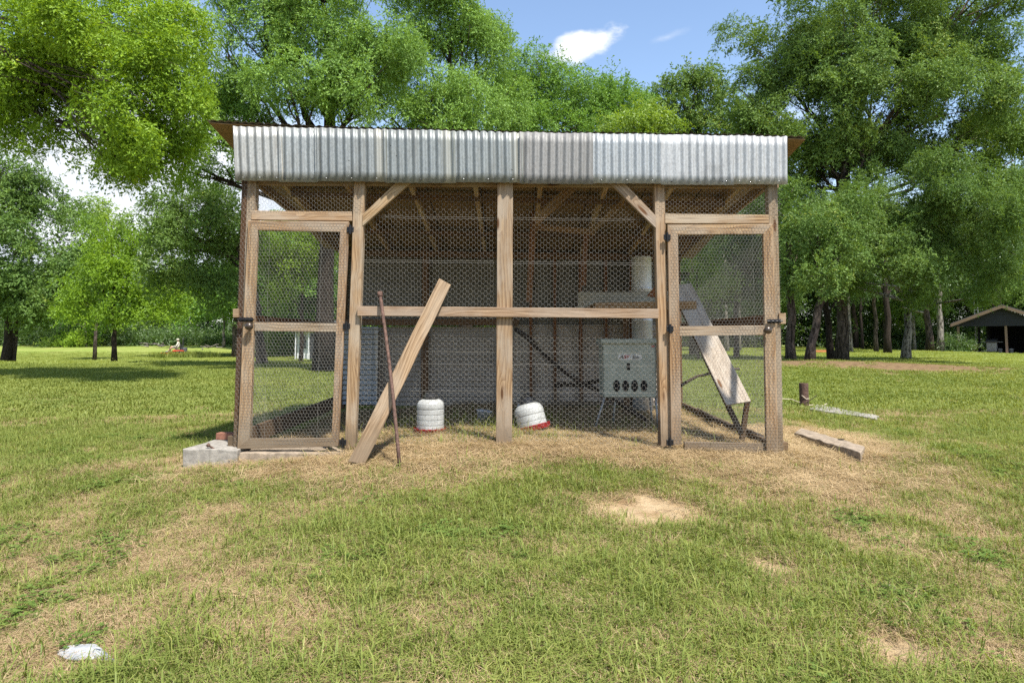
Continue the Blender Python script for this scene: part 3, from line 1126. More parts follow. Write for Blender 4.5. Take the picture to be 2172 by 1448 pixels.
def build_coop():
    W = WOOD
    # corner posts: a front stud and a dark outer one
    px_board('post', [(513, 380), (527, 380), (505, 952), (494, 952)], 0.012, 0.085, WOOD_DARK, coop, (0.55, 0.52, 0.52))
    px_board('post', [(525, 380), (543, 380), (527, 950), (504, 950)], 0.004, 0.085, W, coop, (1.0, 0.95, 0.9))
    px_board('post', [(751, 384), (774, 384), (753, 952), (731, 950)], 0.0, 0.089, W, coop, (1.12, 1.05, 0.98))
    px_board('post', [(1055, 384), (1088, 384), (1086, 950), (1052, 947)], -0.004, 0.04, W, coop, (1.0, 0.93, 0.88))
    px_board('post', [(1388, 384), (1409, 384), (1424, 948), (1402, 946)], 0.0, 0.089, W, coop, (1.12, 0.98, 0.86))
    px_board('post', [(1629, 388), (1649, 388), (1662, 965), (1640, 965)], 0.008, 0.089, WOOD_GREY, coop, (1.15, 1.05, 0.92))
    px_board('post', [(1402, 560), (1408, 560), (1408, 944), (1399, 944)], 0.02, 0.08, WOOD_DARK, coop, (0.8, 0.8, 0.8))
    # rails, headers, braces, top beam
    px_board('front_rail', [(758, 649), (758, 669.5), (1397, 675), (1397, 655)], -0.042, 0.038, WOOD_GREY, coop, (1.3, 1.12, 1.0))
    px_board('door_header', [(533, 446.5), (533, 466), (747, 468.6), (746, 449)], -0.006, 0.04, W, coop, (1.12, 1.0, 0.9))
    px_board('door_header', [(1411, 453), (1411, 474), (1631, 473.5), (1631, 455.6)], -0.006, 0.04, W, coop, (1.15, 1.08, 1.0))
    px_board('brace', [(769, 455), (769, 480), (871, 387), (840, 387)], -0.005, 0.04, W, coop, (1.15, 1.08, 0.95))
    px_board('brace', [(1293, 387), (1324, 387), (1391, 457.5), (1391, 484)], -0.005, 0.04, WOOD_GREY, coop, (1.3, 1.2, 1.15))
    px_board('top_beam', [(512, 345), (512, 392), (1652, 399), (1652, 350)], 0.04, 0.04, W, coop, (0.9, 0.8, 0.7))
    px_board('door_sill', [(1452, 936), (1452, 953), (1627, 962), (1627, 941)], -0.004, 0.038, WOOD_GREY, coop, (1.1, 1.05, 1.0))
    px_board('ground_beam', [(760, 944), (760, 956), (1052, 958), (1052, 946)], 0.004, 0.05, WOOD_DARK, coop, (1.1, 1.0, 0.9))
    px_board('ground_beam', [(1086, 946), (1086, 958), (1402, 960), (1402, 948)], 0.004, 0.05, WOOD_DARK, coop, (1.1, 1.0, 0.9))
    for q in ([(494, 655), (494, 673), (506, 673), (506, 655)], [(1653, 664), (1653, 687), (1667, 687), (1667, 664)]):
        px_board('latch_block', q, -0.01, 0.09, W, coop, (0.95, 0.85, 0.75))
    px_board('footing_block', [(1661, 938), (1661, 955), (1672, 955), (1672, 938)], 0.02, 0.09, WOOD_DARK, coop, (1.0, 0.9, 0.6))
    px_board('footing_block', [(483, 925), (483, 947), (497, 947), (497, 925)], 0.03, 0.09, WOOD_DARK, coop, (0.35, 0.38, 0.35))
    # fascia of nine corrugated sheets
    seams = [500, 596, 672, 819, 964, 1107, 1257, 1406, 1555, 1670]
    mats = [ZINC, ZINC, ZINC, ZINC, ZINC, ZINC_OLD, ZINC_NEW, ZINC_OLD, ZINC_NEW]
    tints = [(0.95, 0.95, 0.92), (0.82, 0.86, 0.87), (0.70, 0.74, 0.75), (0.70, 0.75, 0.76), (0.74, 0.79, 0.80), (0.85, 0.83, 0.80), (0.85, 0.88, 0.90), (1.35, 1.38, 1.4), (1.0, 1.0, 1.0)]
    for i in range(9):
        x0, x1 = seams[i] - 5, seams[i + 1] + (1 if i < 8 else 0)
        ft = lambda x: float(np.interp(x, [500, 818, 1106, 1405, 1669], [268, 274.5, 280.5, 285.5, 289.5])) + 0.7 * math.sin(x * 0.05 + i)
        fb = lambda x: 384 + (x - 505) / 1163 * 8 + (1.5 if i % 2 else -0.5)
        yy = -0.062 - 0.0035 * (i % 2) - (0.004 if i in (5, 7) else 0)
        lean = 5 if i == 0 else (2 if i < 5 else 0.5)
        wd = P(x1, 330, yy).x - P(x0, 330, yy).x
        ribs = wd / 0.0685
        n = int(ribs * 8)
        rr = random.Random(i)
        rows = 5
        v, f = [], []
        for j in range(rows + 1):
            for k in range(n + 1):
                s = k / n
                x = x0 + (x1 - x0) * s
                h = j / rows
                p = P(x + lean * h, ft(x) * (1 - h) + fb(x) * h, yy)
                amp = 0.0105 * (0.95 + 0.1 * rr.random() * (j > 0))
                if i == 7:
                    amp *= 0.35 + 0.65 * min(1, max(0.0, (s - 0.18) * 5)) + 0.15 * math.sin(9 * h + 20 * s)
                ph = s * ribs * 2 * math.pi + (0.25 * math.sin(3.1 * h + i) if i in (0, 5, 7) else 0)
                v.append(p + Vector((0, -amp * math.cos(ph) - 0.002 * rr.random(), 0)))
        for j in range(rows):
            for k in range(n):
                a = j * (n + 1) + k
                f.append((a, a + n + 1, a + n + 2, a + 1))
        c = sum(v, Vector()) / len(v)
        o = mesh_obj('fascia_sheet', [q - c for q in v], f, mats[i], coop, Matrix.Translation(c), True)
        o.color = (*tints[i], 1)
        md = o.modifiers.new('thick', 'SOLIDIFY'); md.thickness = 0.0014
        # nails along the lower edge
        for s in (0.15, 0.5, 0.85):
            x = x0 + (x1 - x0) * s
            p = P(x + lean, fb(x) - 7, yy - 0.009)
            MB().lathe([(0.0005, -0.004), (0.006, -0.003), (0.0055, 0.001), (0.0005, 0.0035)], 8, Matrix.Translation(p) @ Matrix.Rotation(R(90), 4, 'X')).build('nail', IRON if i % 2 else ZINC, o)
    # roof: deck boards below, sheets above, rafters underneath
    FL, FR = P(443, 255, -0.046), P(1709, 292, -0.046)
    RL, RR_ = Vector((FL.x, 3.78, 2.27)), Vector((FR.x, 3.78, 2.16))

    def roofp(s, t, up=0.0):
        pxs = 443 + s * 1266
        py = float(np.interp(pxs, [443, 586, 640, 788, 880, 1100, 1400, 1590, 1709], [254, 262, 265.5, 270, 272.5, 278, 282, 284.5, 289.5]))
        return P(pxs, py, FL.y).lerp(RL.lerp(RR_, s), t) + Vector((0, 0, up - 0.018))
    roof = empty('roof', (0, 1.8, 2.5))
    attach(roof, coop)
    nd = 9
    for i in range(nd):
        s0, s1 = i / nd + (0.001 if i else 0), (i + 1) / nd - 0.001
        board('deck_panel', roofp(s0, 0.002), roofp(s0, 0.999), roofp(s1, 0.999), roofp(s1, 0.002), 0.010, PLY, roof, (0.9, 0.76, 0.58), n=Vector((0, 0.16, 1)), seg=6, wob=0.003)
    ns = 8
    for i in range(ns):
        s0, s1 = i / ns - 0.004, (i + 1) / ns
        wd = (FR.x - FL.x) * (s1 - s0)
        n = int(wd / 0.0685 * 6)
        v, f = [], []
        for j in range(4):
            for k in range(n + 1):
                s = s0 + (s1 - s0) * k / n
                p = roofp(s, -0.004 + 1.008 * j / 3, 0.0095 + 0.0015 * (i % 2))
                v.append(p + Vector((0, 0, 0.006 * math.cos(2 * math.pi * k / n * wd / 0.0685))))
        for j in range(3):
            for k in range(n):
                a = j * (n + 1) + k
                f.append((a, a + 1, a + n + 2, a + n + 1))
        c = sum(v, Vector()) / len(v)
        o = mesh_obj('roof_sheet', [q - c for q in v], f, ZINC_OLD, roof, Matrix.Translation(c), True)
        o.color = (0.8, 0.75, 0.68, 1)
    for i in range(8):
        s = 0.055 + 0.89 * i / 7
        a, b = roofp(s, 0.035, -0.013), roofp(s, 0.97, -0.013)
        beam('rafter', a, b, 0.045, 0.11, WOOD, roof, (1.5, 1.35, 1.1), n=Vector((0, 0, 1)))
    for t in (0.35, 0.68):
        a, b = roofp(0.06, t, -0.124), roofp(0.94, t, -0.124)
        beam('purlin', a, b, 0.09, 0.04, WOOD_DARK, roof, n=Vector((0, 0, 1)))
    # rear frame, studs and sheets
    zt = lambda x: 2.19 - 0.02 * x
    for x in (XL + 0.05, -1.2, XR - 0.05):
        beam('rear_post', (x, YB - 0.05, -0.02), (x, YB - 0.05, zt(x)), 0.09, 0.09, WOOD_DARK, coop)
    for px in (1126, 1177, 1232, 1286, 1341):
        x = P(px, 700, YB - 0.06).x
        beam('stud', (x, YB - 0.06, 0.0), (x, YB - 0.06, zt(x)), 0.04, 0.085, WOOD_DARK, coop, (1.2, 0.95, 0.8))
    beam('rear_beam', (XL, YB - 0.1, 2.12), (XR, YB - 0.1, 2.05), 0.09, 0.04, WOOD_DARK, coop)
    beam('rear_rail', (XL, YB - 0.1, 1.16), (0.1, YB - 0.1, 1.16), 0.09, 0.04, WOOD_DARK, coop)
    beam('rear_sill', (0.55, YB - 0.14, 0.07), (XR - 0.6, YB - 0.14, 0.05), 0.05, 0.05, WOOD_GREY, coop)

    def wall_sheet(x0, x1, z0, z1, y, mat, tint, dy=0):
        n = int((z1 - z0) / 0.0685 * 6)
        v, f = [], []
        for k in range(n + 1):
            z = z0 + (z1 - z0) * k / n
            for x in (x0, (x0 + x1) / 2, x1):
                v.append(Vector((x, y - 0.012 * math.cos((z - z0) / 0.0685 * 2 * math.pi), z)))
        for k in range(n):
            for j in range(2):
                a = k * 3 + j
                f.append((a, a + 3, a + 4, a + 1))
        c = sum(v, Vector()) / len(v)
        o = mesh_obj('wall_sheet', [q - c for q in v], f, mat, coop, Matrix.Translation(c), True)
        o.color = (*tint, 1)
    xs = [XL + 0.06, -1.18, 0.02, 1.25, XR - 0.06]
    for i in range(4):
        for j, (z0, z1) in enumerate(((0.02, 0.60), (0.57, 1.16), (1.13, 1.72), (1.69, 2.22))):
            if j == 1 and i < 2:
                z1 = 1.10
            wall_sheet(xs[i] - 0.02, xs[i + 1] + 0.02, z0, z1, YB + 0.02 + 0.004 * ((i + j) % 2), (ZINC_IN, ZINC_IN, ZINC_OLD, ZINC_OLD)[j], tuple(q * (1.7 if i >= 2 and j < 2 else 1.25 if j < 2 else 1.0) for q in ((1.12, 1.0, 0.88), (1.05, 0.95, 0.84), (0.72, 0.66, 0.54), (0.66, 0.6, 0.48))[j]))  # daylight on the lower right sheets is painted into their brighter tint
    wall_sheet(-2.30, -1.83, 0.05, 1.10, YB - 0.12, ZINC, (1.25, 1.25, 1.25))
    # sides: rails, boards at the foot, a middle post
    for sx, x, n in ((-1, XL + 0.03, Vector((1, 0, 0))), (1, XR - 0.03, Vector((-1, 0, 0)))):
        z0 = P(540 if sx < 0 else 1630, 672, 0).z
        beam('side_rail', (x, 0.10, z0 - 0.02), (x, YB - 0.1, z0 - 0.02), 0.09, 0.04, WOOD_DARK, coop, (0.95, 0.8, 0.75), n=n)
        zb = 0.055 if sx < 0 else -0.02
        beam('base_board', (x, 0.10, zb), (x, YB - 0.1, 0.08 if sx < 0 else 0.03), 0.16 if sx < 0 else 0.07, 0.035, WOOD_DARK, coop, (0.5, 0.42, 0.4), n=n)
        beam('side_beam', (x, 0.06, 2.42 if sx < 0 else 2.36), (x, YB - 0.1, 2.16 if sx < 0 else 2.10), 0.09, 0.04, WOOD, coop, (0.9, 0.8, 0.7), n=n)
    # brace timbers under the roof
    beam('inner_brace', P(1215, 396, 1.0), P(1135, 470, 1.0), 0.09, 0.04, WOOD, coop, (0.9, 0.75, 0.6))
    beam('inner_beam', P(1130, 480, 1.9), P(1262, 492, 1.9), 0.07, 0.07, WOOD, coop, (0.9, 0.75, 0.6))
    beam('inner_post', P(1135, 400, 1.92), P(1122, 640, 1.92), 0.07, 0.04, WOOD_DARK, coop, (1.2, 1.0, 0.8))
    beam('inner_post', P(1243, 494, 1.95), P(1238, 606, 1.95), 0.06, 0.04, WOOD_DARK, coop, (1.1, 0.9, 0.8))
    beam('inner_brace', P(1255, 492, 1.9), P(1330, 420, 0.9), 0.06, 0.04, WOOD, coop, (0.9, 0.8, 0.65))
    # roost shelf on the right
    y0, y1 = 1.35, 2.45
    zs = P(1300, 642, y0).z
    x0, x1 = P(1262, 640, y0).x, 1.98
    board('shelf_board', (x0, y0, zs), (x0, y1, zs), (x1, y1, zs), (x1, y0, zs), 0.02, PLY, coop, (0.9, 0.75, 0.62), n=Vector((0, 0, 1)))
    board('shelf_edge', (x0, y0 - 0.002, zs + 0.002), (x0, y0 - 0.002, zs - 0.09), (x1, y0 - 0.002, zs - 0.07), (x1, y0 - 0.002, zs + 0.02), 0.02, PLY, coop, (1.05, 0.85, 0.65))
    board('shelf_back', (P(1226, 600, y1).x, y1, zs - 0.05), (P(1226, 600, y1).x, y1, zs + 0.19), (x1, y1, zs + 0.2), (x1, y1, zs - 0.03), 0.012, PLY_GREY, coop, (1.5, 1.55, 1.4))
    board('shelf_gusset', P(1372, 628, y0 + 0.05), P(1396, 600, y0 + 0.05), P(1398, 602, y0 + 0.05), P(1398, 632, y0 + 0.05), 0.02, WOOD_DARK, coop, (1.3, 0.95, 0.75), seg=2)
    beam('shelf_leg', (x1 - 0.04, y1 - 0.06, -0.02), (x1 - 0.04, y1 - 0.06, zs), 0.07, 0.04, WOOD_DARK, coop)
    beam('shelf_leg', (x0 + 0.5, y1 - 0.06, -0.02), (x0 + 0.5, y1 - 0.06, zs), 0.07, 0.04, WOOD_DARK, coop)

    # netting on the front
    y = 0.046
    q = [(768, 386), (1394, 388), (1406, 962), (748, 958)]
    hz = [[P(770, a, y).x, P(770, a, y).z, P(1394, b, y).x, P(1394, b, y).z] for a, b in ((458, 465), (462, 468.5), (552, 558), (556, 562), (744, 748), (771, 775), (828, 832))]
    ex = []
    for h in hz:
        us = np.linspace(0, 1, 60)
        for s0, s1 in zip(us[:-1], us[1:]):
            ex.append([h[0] + (h[2] - h[0]) * s0, h[1] + (h[3] - h[1]) * s0, h[0] + (h[2] - h[0]) * s1, h[1] + (h[3] - h[1]) * s1])
    hexnet('wire_netting', ppoly(q, y), front(y), 0.0455, 0.0267, True, WR, coop, 3, ex, bulge=0.02)
    for q, sd in (([(516, 388), (772, 388), (770, 450), (530, 449)], 5), ([(1390, 388), (1658, 392), (1658, 457), (1392, 455)], 6)):
        hexnet('wire_netting', ppoly(q, -0.010), front(-0.010), 0.040, 0.0240, True, WR, coop, sd, bulge=0.003)
    # strips of netting lapped over the corner posts
    hexnet('wire_netting', ppoly([(513, 386), (545, 386), (520, 945), (494, 945)], -0.0005), front(-0.0005), 0.033, 0.027, False, WR, coop, 15, bulge=0.002)
    hexnet('wire_netting', ppoly([(1641, 392), (1651, 392), (1664, 962), (1651, 962)], -0.001), front(-0.001), 0.033, 0.027, False, WR, coop, 16, bulge=0.002)
    # netting on the two sides and above
    for x, sd, zt0 in ((XL + 0.0, 21, 2.60), (XR + 0.0, 22, 2.52)):
        poly = [(0.08, -0.02), (YB, 0.0), (YB, 2.20), (0.08, zt0)]
        hexnet('wire_netting', poly, lambda u, v, w, x=x: np.stack([x + w, u, v], -1), 0.036, 0.031, False, WR, coop, sd)

    # doors
    def door(stL, stR, top, mid, bot, y, tintA, hinges, latch, knob, nets, sd, vwires):
        d = empty('door', P((stL[0][0] + stR[0][0]) / 2, 948, y))
        attach(d, coop)
        px_board('stile', stL, y, 0.038, WOOD, d, tintA[0])
        px_board('stile', stR, y, 0.038, WOOD, d, tintA[1])
        px_board('top_rail', top, y, 0.038, WOOD, d, tintA[2])
        px_board('middle_rail', mid, y, 0.038, WOOD_GREY, d, tintA[3])
        if bot:
            px_board('bottom_rail', bot, y, 0.038, WOOD_GREY, d, tintA[4])
        for k, q in enumerate(nets):
            ex = []
            for vx in vwires:
                zs_ = np.linspace(P(vx, q[0][1], y).z, P(vx, q[2][1], y).z, 30)
                xx = P(vx, q[0][1], y).x
                ex += [[xx, a, xx, b] for a, b in zip(zs_[:-1], zs_[1:])]
            hexnet('wire_netting', ppoly(q, y), front(y - 0.002), 0.0288, 0.0262, False, WR, d, sd + k, ex, bulge=0.004)
        for hx, hy in hinges:
            c = P(hx, hy, y - 0.004)
            h = MB().box(c, (0.062, 0.008, 0.05), ch=0.003).build('hinge', IRON, d)
            MB().tube([c + Vector((0, -0.008, -0.04)), c + Vector((0, -0.008, 0.04))], 0.011, 10).build('hinge_pin', IRON, h)
            for ix in (-1, 1):
                for iz in (-1, 1):
                    MB().lathe([(0.0005, -0.003), (0.005, -0.002), (0.004, 0.002)], 8, Matrix.Translation(c + Vector((ix * 0.022, -0.006, iz * 0.016))) @ Matrix.Rotation(R(90), 4, 'X')).build('hinge_screw', BLACKP, h)
        (lx, ly), (rx, ry) = latch
        a, b = P(lx, ly, y - 0.012), P(rx, ry, y - 0.012)
        lp = MB().box((a + b) / 2 + Vector((0, 0.008, 0)), ((b - a).length, 0.008, 0.036), ch=0.002).build('latch', IRON, d)
        MB().tube([a + Vector((-0.01, -0.006, 0)), b + Vector((0.01, -0.006, 0))], 0.0075, 10).build('latch_bolt', IRON, lp)
        for s in (0.2, 0.5, 0.8):
            MB().box(a.lerp(b, s) + Vector((0, -0.004, 0)), (0.018, 0.024, 0.026), ch=0.004).build('latch_keeper', IRON, lp)
        kc = P(*knob, y)
        prof = [(0.012, 0.0), (0.02, 0.004), (0.012, 0.012), (0.011, 0.026), (0.024, 0.034), (0.033, 0.048), (0.034, 0.06), (0.026, 0.074), (0.012, 0.081), (0.001, 0.083)]
        MB().lathe(prof, 18, Matrix.Translation(kc) @ Matrix.Rotation(R(90), 4, 'X')).build('knob', BRONZE, d, smooth_=True)
        return d
    W1 = (1.05, 0.95, 0.88)
    door([(526, 468), (546.5, 488), (529, 930), (503, 952)], [(740, 470), (721, 491.5), (703, 929), (717, 946)],
         [(526, 468), (546.5, 488), (721, 491.5), (740, 470)], [(540, 683), (540, 702), (713, 704), (714, 686)],
         [(503, 952), (529, 930), (703, 929), (717, 946)], -0.034, [(1.08, 1.0, 0.92), (1.0, 0.9, 0.84), W1, (1.25, 1.18, 1.1), (1.1, 1.05, 0.98)],
         [(743, 487), (735, 692), (727, 938)], ((506, 677), (536, 678)), (533, 692),
         [[(530, 472), (738, 474), (716, 940), (507, 945)]], 31, (573, 682))
    door([(1416, 477), (1438, 498), (1446, 942), (1424, 944)], [(1640, 475), (1619, 496), (1626, 962), (1651, 966)],
         [(1416, 477), (1438, 498), (1619, 496), (1640, 475)], [(1442, 692), (1442, 712.5), (1623, 710.5), (1622, 690)],
         None, -0.034, [(0.95, 0.82, 0.72), (1.05, 0.95, 0.86), (1.1, 1.02, 0.95), (1.3, 1.22, 1.15)],
         [(1415, 503), (1421, 697), (1421, 938)], ((1629, 681), (1657, 681)), (1624, 700),
         [[(1420, 480), (1637, 479), (1648, 955), (1428, 942)]], 41, (1595,))


build_coop()


# ------------------------------------------------------------------ things standing in, on and around the coop
def thing_empty(name, loc, label, cat, group=None):
    return tag(empty(name, loc), label, cat, group)


def props():
    # board leaning on the rail
    yb, yt = -0.44, 0.0
    q = []
    for px, py, s in ((739, 978, 0), (774, 984, 0), (957, 604, 1), (931, 592, 1)):
        q.append((px, py, s))

    def on_lean(px, py, y_b=-0.47, z_b=-0.06, y_t=-0.095, z_t=1.22):
        r = ray(px, py)
        # plane through the two horizontal lines (y_b, z_b) and (y_t, z_t)
        nrm = Vector((0, z_t - z_b, -(y_t - y_b)))
        t = (Vector((0, y_b, z_b)) - CAM).dot(nrm) / r.dot(nrm)
        return CAM + r * t
    pts = [on_lean(a, b) for a, b, _ in q]
    o = board('leaning_board', *pts, 0.038, WOOD_GREY, None, (1.25, 1.1, 0.95), n=Vector((0, -1, -0.3)), wob=0.002, ch=0.004)
    tag(o, 'loose weathered plank leaning against the front rail of the coop', 'plank')
    # rusty pipe
    a = on_lean(848, 992, -0.60, -0.08, -0.10, 1.2)
    b = on_lean(806, 624, -0.60, -0.08, -0.10, 1.2)
    pp = [a.lerp(b, s) + Vector((0.012 * math.sin(s * 3.1), 0, 0)) for s in np.linspace(0, 1, 9)]
    o = MB().tube(pp, 0.0145, 14).build('leaning_pipe', RUST, None, smooth_=True)
    tag(o, 'thin rusty brown steel pipe leaning on the coop beside the plank', 'pipe')
    dr = (b - a).normalized()
    MB().tube([b - dr * 0.025, b - dr * 0.022, b + dr * 0.02, b + dr * 0.024], [0.018, 0.023, 0.023, 0.015], 14).build('pipe_cap', RUST, o, smooth_=True)

    # concrete slab under the left door with a bent bolt
    def chunk(name, corners, h, mat, label, cat, rough=0.006, seg=(12, 4), zoff=0.0):
        """irregular slab from four ground-plan corners (x,y) with tops at given z"""
        nx, ny = seg
        rr = random.Random(name + label)
        c = [Vector(k) for k in corners]
        v = []
        for lay in (1, 0):
            for j in range(ny + 1):
                for i in range(nx + 1):
                    s, t = i / nx, j / ny
                    p = c[0].lerp(c[1], s).lerp(c[3].lerp(c[2], s), t)
                    e = 0.012 if lay and (i in (0, nx) or j in (0, ny)) else 0
                    v.append(p + Vector((rr.uniform(-1, 1) * rough, rr.uniform(-1, 1) * rough, (0 if lay else -h) - e * rr.random() + rr.uniform(-1, 1) * rough * 0.35)))
        n1 = (nx + 1) * (ny + 1)
        f = []
        for j in range(ny):
            for i in range(nx):
                a_ = j * (nx + 1) + i
                f.append((a_, a_ + 1, a_ + nx + 2, a_ + nx + 1))
                f.append((n1 + a_, n1 + a_ + nx + 1, n1 + a_ + nx + 2, n1 + a_ + 1))
        ring = [i for i in range(nx + 1)] + [j * (nx + 1) + nx for j in range(1, ny + 1)] + [ny * (nx + 1) + i for i in range(nx - 1, -1, -1)] + [j * (nx + 1) for j in range(ny - 1, 0, -1)]
        for k in range(len(ring)):
            a_, b_ = ring[k], ring[(k + 1) % len(ring)]
            f.append((a_, n1 + a_, n1 + b_, b_))
        m_ = sum(v, Vector()) / len(v)
        ob = mesh_obj(name, [p - m_ for p in v], f, mat, None, Matrix.Translation(m_))
        md = ob.modifiers.new('bev', 'BEVEL'); md.width = 0.007; md.segments = 2; md.limit_method = 'ANGLE'
        return tag(ob, label, cat)
    yF = -0.10
    zt = P(440, 951, yF).z
    sl = chunk('concrete_slab', [(P(388, 951, yF).x, yF, zt), (P(503, 951, yF).x, yF, zt - 0.004), (P(503, 951, yF).x, 0.5, zt + 0.01), (P(388, 951, yF).x + 0.06, 0.5, zt + 0.01)], 0.30, CONC,
               'pale concrete block jutting out at the left corner post', 'slab', 0.007, (6, 4))
    zt2 = P(600, 953, yF + 0.02).z - 0.022
    chunk('door_slab', [(P(504, 951, yF).x, yF + 0.02, zt2), (P(742, 951, yF).x, yF + 0.03, zt2 - 0.01), (P(742, 951, yF).x, 0.3, zt2), (P(504, 951, yF).x, 0.3, zt2)], 0.25, CONC_D, 'brown stained concrete strip under the left door', 'slab', 0.006)  # one even brown tone, darker than the block beside it
    b0 = P(452, 952, yF + 0.03)
    MB().tube([b0 + Vector((0.02, 0.02, -0.05)), b0 + Vector((0.004, 0, 0.004)), b0 + Vector((-0.022, -0.006, 0.022)), b0 + Vector((-0.034, -0.008, 0.03))], [0.009, 0.009, 0.008, 0.008], 10).tube(
        [b0 + Vector((-0.030, -0.008, 0.027)), b0 + Vector((-0.048, -0.01, 0.041))], 0.016, 8).build('bent_bolt', RUST, sl)
    bc = P(480, 920, 0.36)
    o = MB().box((0, 0, 0), (0.21, 0.1, 0.06), ch=0.005).build('brick', BRICK, None, Matrix.Translation(Vector((bc.x + 0.02, 0.38, zt + 0.04))) @ Matrix.Rotation(R(-4), 4, 'Z'))
    tag(o, 'single red brick lying behind the corner post on the concrete slab', 'brick')
    # concrete beam on the right with a hole, flat slabs, stump and sticks
    def gh(px, py, up=0.0):
        p = ground_hit(px, py)
        return p + Vector((0, 0, up))

    def lift(px, py, z):
        r = ray(px, py)
        t = (z - CAM.z) / r.z
        return CAM + r * t
    zb = gh(1760, 955).z + 0.10
    A, B, C_, D_ = lift(1684, 915, zb), lift(1826, 958, zb - 0.01), lift(1833, 944, zb - 0.01), lift(1700, 906, zb)
    o = chunk('concrete_beam', [A, B, C_, D_], 0.2, CONC_D, 'broken concrete beam with a bolt hole lying right of the coop', 'concrete beam', 0.005, (14, 2))
    hc = lift(1784, 932, zb - 0.004)
    MB().lathe([(0.001, 0.0), (0.022, 0.001), (0.024, 0.006), (0.019, 0.006), (0.018, 0.002)], 12, Matrix.Translation(hc) @ Matrix.Diagonal((1.3, 0.8, 1, 1))).build('bolt_hole', HOLE, o)
    zb = gh(1680, 935).z + 0.012
    chunk('flat_slab', [lift(1655, 942, zb), lift(1672, 945, zb), lift(1700, 932, zb), lift(1662, 922, zb)], 0.05, CONC, 'flat pale concrete piece lying at the foot of the corner post', 'slab', 0.004, (5, 3))
    zb = gh(1800, 880).z + 0.065
    chunk('sunken_slab', [lift(1715, 866, zb), lift(1858, 886, zb), lift(1864, 880, zb), lift(1735, 856, zb)], 0.09, CONC, 'long sandy concrete slab sunk in the grass beside the steel stub', 'slab', 0.008, (12, 2))
    g0 = gh(1706, 862)
    top = g0.z + (862 - 813) / F * (g0.y + D)
    rr = 9.4 / F * (g0.y + D)
    pr = [(rr * 1.02, -0.1), (rr, 0.05), (rr * 0.98, (top - g0.z) * 0.5), (rr, top - g0.z - 0.01), (rr * 0.97, top - g0.z), (rr * 0.82, top - g0.z), (rr * 0.8, top - g0.z - 0.06), (0.001, top - g0.z - 0.06)]
    o = MB().lathe(pr, 24, Matrix.Translation(g0)).build('pipe_stub', RUST, None, smooth_=False)
    tag(o, 'short rusty upright pipe stub with wire wound round it', 'pipe stub')
    base = Vector(g0)

    def stick(name, pts, r, mat, label, cat, group=None):
        P3 = [Vector(p) for p in pts]
        out_ = []
        for i in range(len(P3) - 1):
            for s in (0, 0.33, 0.66):
                out_.append(P3[i].lerp(P3[i + 1], s) + Vector((random.uniform(-1, 1), random.uniform(-1, 1), random.uniform(-1, 1))) * r * 0.5)
        out_.append(P3[-1])
        n = len(out_)
        ob = MB().tube(out_, [r * (1 - 0.35 * i / n) * random.uniform(0.85, 1.15) for i in range(n)], 7).build(name, mat, None, smooth_=True)
        return tag(ob, label, cat, group)
    wy = base.y - rr - 0.01
    MB().tube([P(1697, 836, wy + 0.09), P(1703, 840, wy + 0.01), P(1710, 846, wy), P(1716, 845, wy + 0.04)], 0.006, 6).build('wound_wire', PALESTICK, o, smooth_=True)
    stick('bent_wire', [P(1640, 847, wy), P(1660, 845, wy), P(1680, 847, wy), P(1697, 853, wy)], 0.006, PALESTICK, 'thin pale wire arching over sand to the pipe stub', 'wire')
    stick('peeled_stick', [lift(1697, 862, gh(1710, 862).z + 0.01), lift(1727, 858, gh(1710, 862).z + 0.02)], 0.012, PALESTICK, 'short pale peeled stick lying against the foot of the pipe stub', 'stick')
    stick('long_stick', [lift(1730, 868, gh(1730, 868).z + 0.01), lift(1754, 856, gh(1754, 860).z + 0.05)], 0.010, PALESTICK, 'pale stick lying on the sand between pipe stub and sunken slab', 'stick')
    stick('green_twig', [lift(1700, 860, gh(1706, 862).z + 0.02), P(1722, 846, wy), P(1732, 838, wy)], 0.007, STICK, 'thin dark forked twig propped on the pipe stub', 'twig')
    # feeders
    def feeder_jug(name, px, py, d_y, rpx, tilt, hrings, label, squat):
        y = d_y
        c = P(px, py, y)
        c.z = max(c.z, tz(c.x, y) + 0.005)
        s = (y + D) / F
        r = rpx * s
        root = tag(empty(name, c), label, 'poultry feeder', 'plastic jug feeders in the run')
        M = Matrix.Translation(c) @ Matrix.Rotation(tilt, 4, 'Y') @ Matrix.Rotation(tilt * 0.5, 4, 'X')
        H = squat
        prof = [(r * 0.96, 0.03)]
        z = 0.03
        for k in range(hrings):
            hh = H * 0.17
            prof += [(r * 0.995, z + hh * 0.06), (r, z + hh * 0.3), (r, z + hh * 0.7), (r * 0.995, z + hh * 0.9), (r * 0.965, z + hh * 0.93), (r * 0.965, z + hh * 0.99)]
            z += hh
        prof += [(r, z + 0.01), (r, z + H * 0.10), (r * 0.97, z + H * 0.18), (r * 0.86, z + H * 0.26), (r * 0.66, z + H * 0.31), (r * 0.42, z + H * 0.33), (r * 0.36, z + H * 0.34)]
        zt_ = z + H * 0.34
        MB().lathe(prof, 56, M).build('jug', WHITEP, root, M=None, smooth_=False)
        capp = [(r * 0.46, zt_ - 0.02), (r * 0.52, zt_ - 0.018), (r * 0.52, zt_ + 0.022), (r * 0.47, zt_ + 0.026), (r * 0.45, zt_ + 0.052), (r * 0.38, zt_ + 0.058), (r * 0.2, zt_ + 0.062), (0.001, zt_ + 0.064)]
        cap_ = MB().lathe(capp, 24, M).build('cap', BLACKP, root, smooth_=False)
        hpts = [M @ Vector((r * 0.36 * math.cos(w), 0.0, zt_ + 0.02 + 0.075 * math.sin(w))) for w in np.linspace(0, math.pi, 10)]
        MB().tube(hpts, 0.004, 6).build('handle', IRON, cap_)
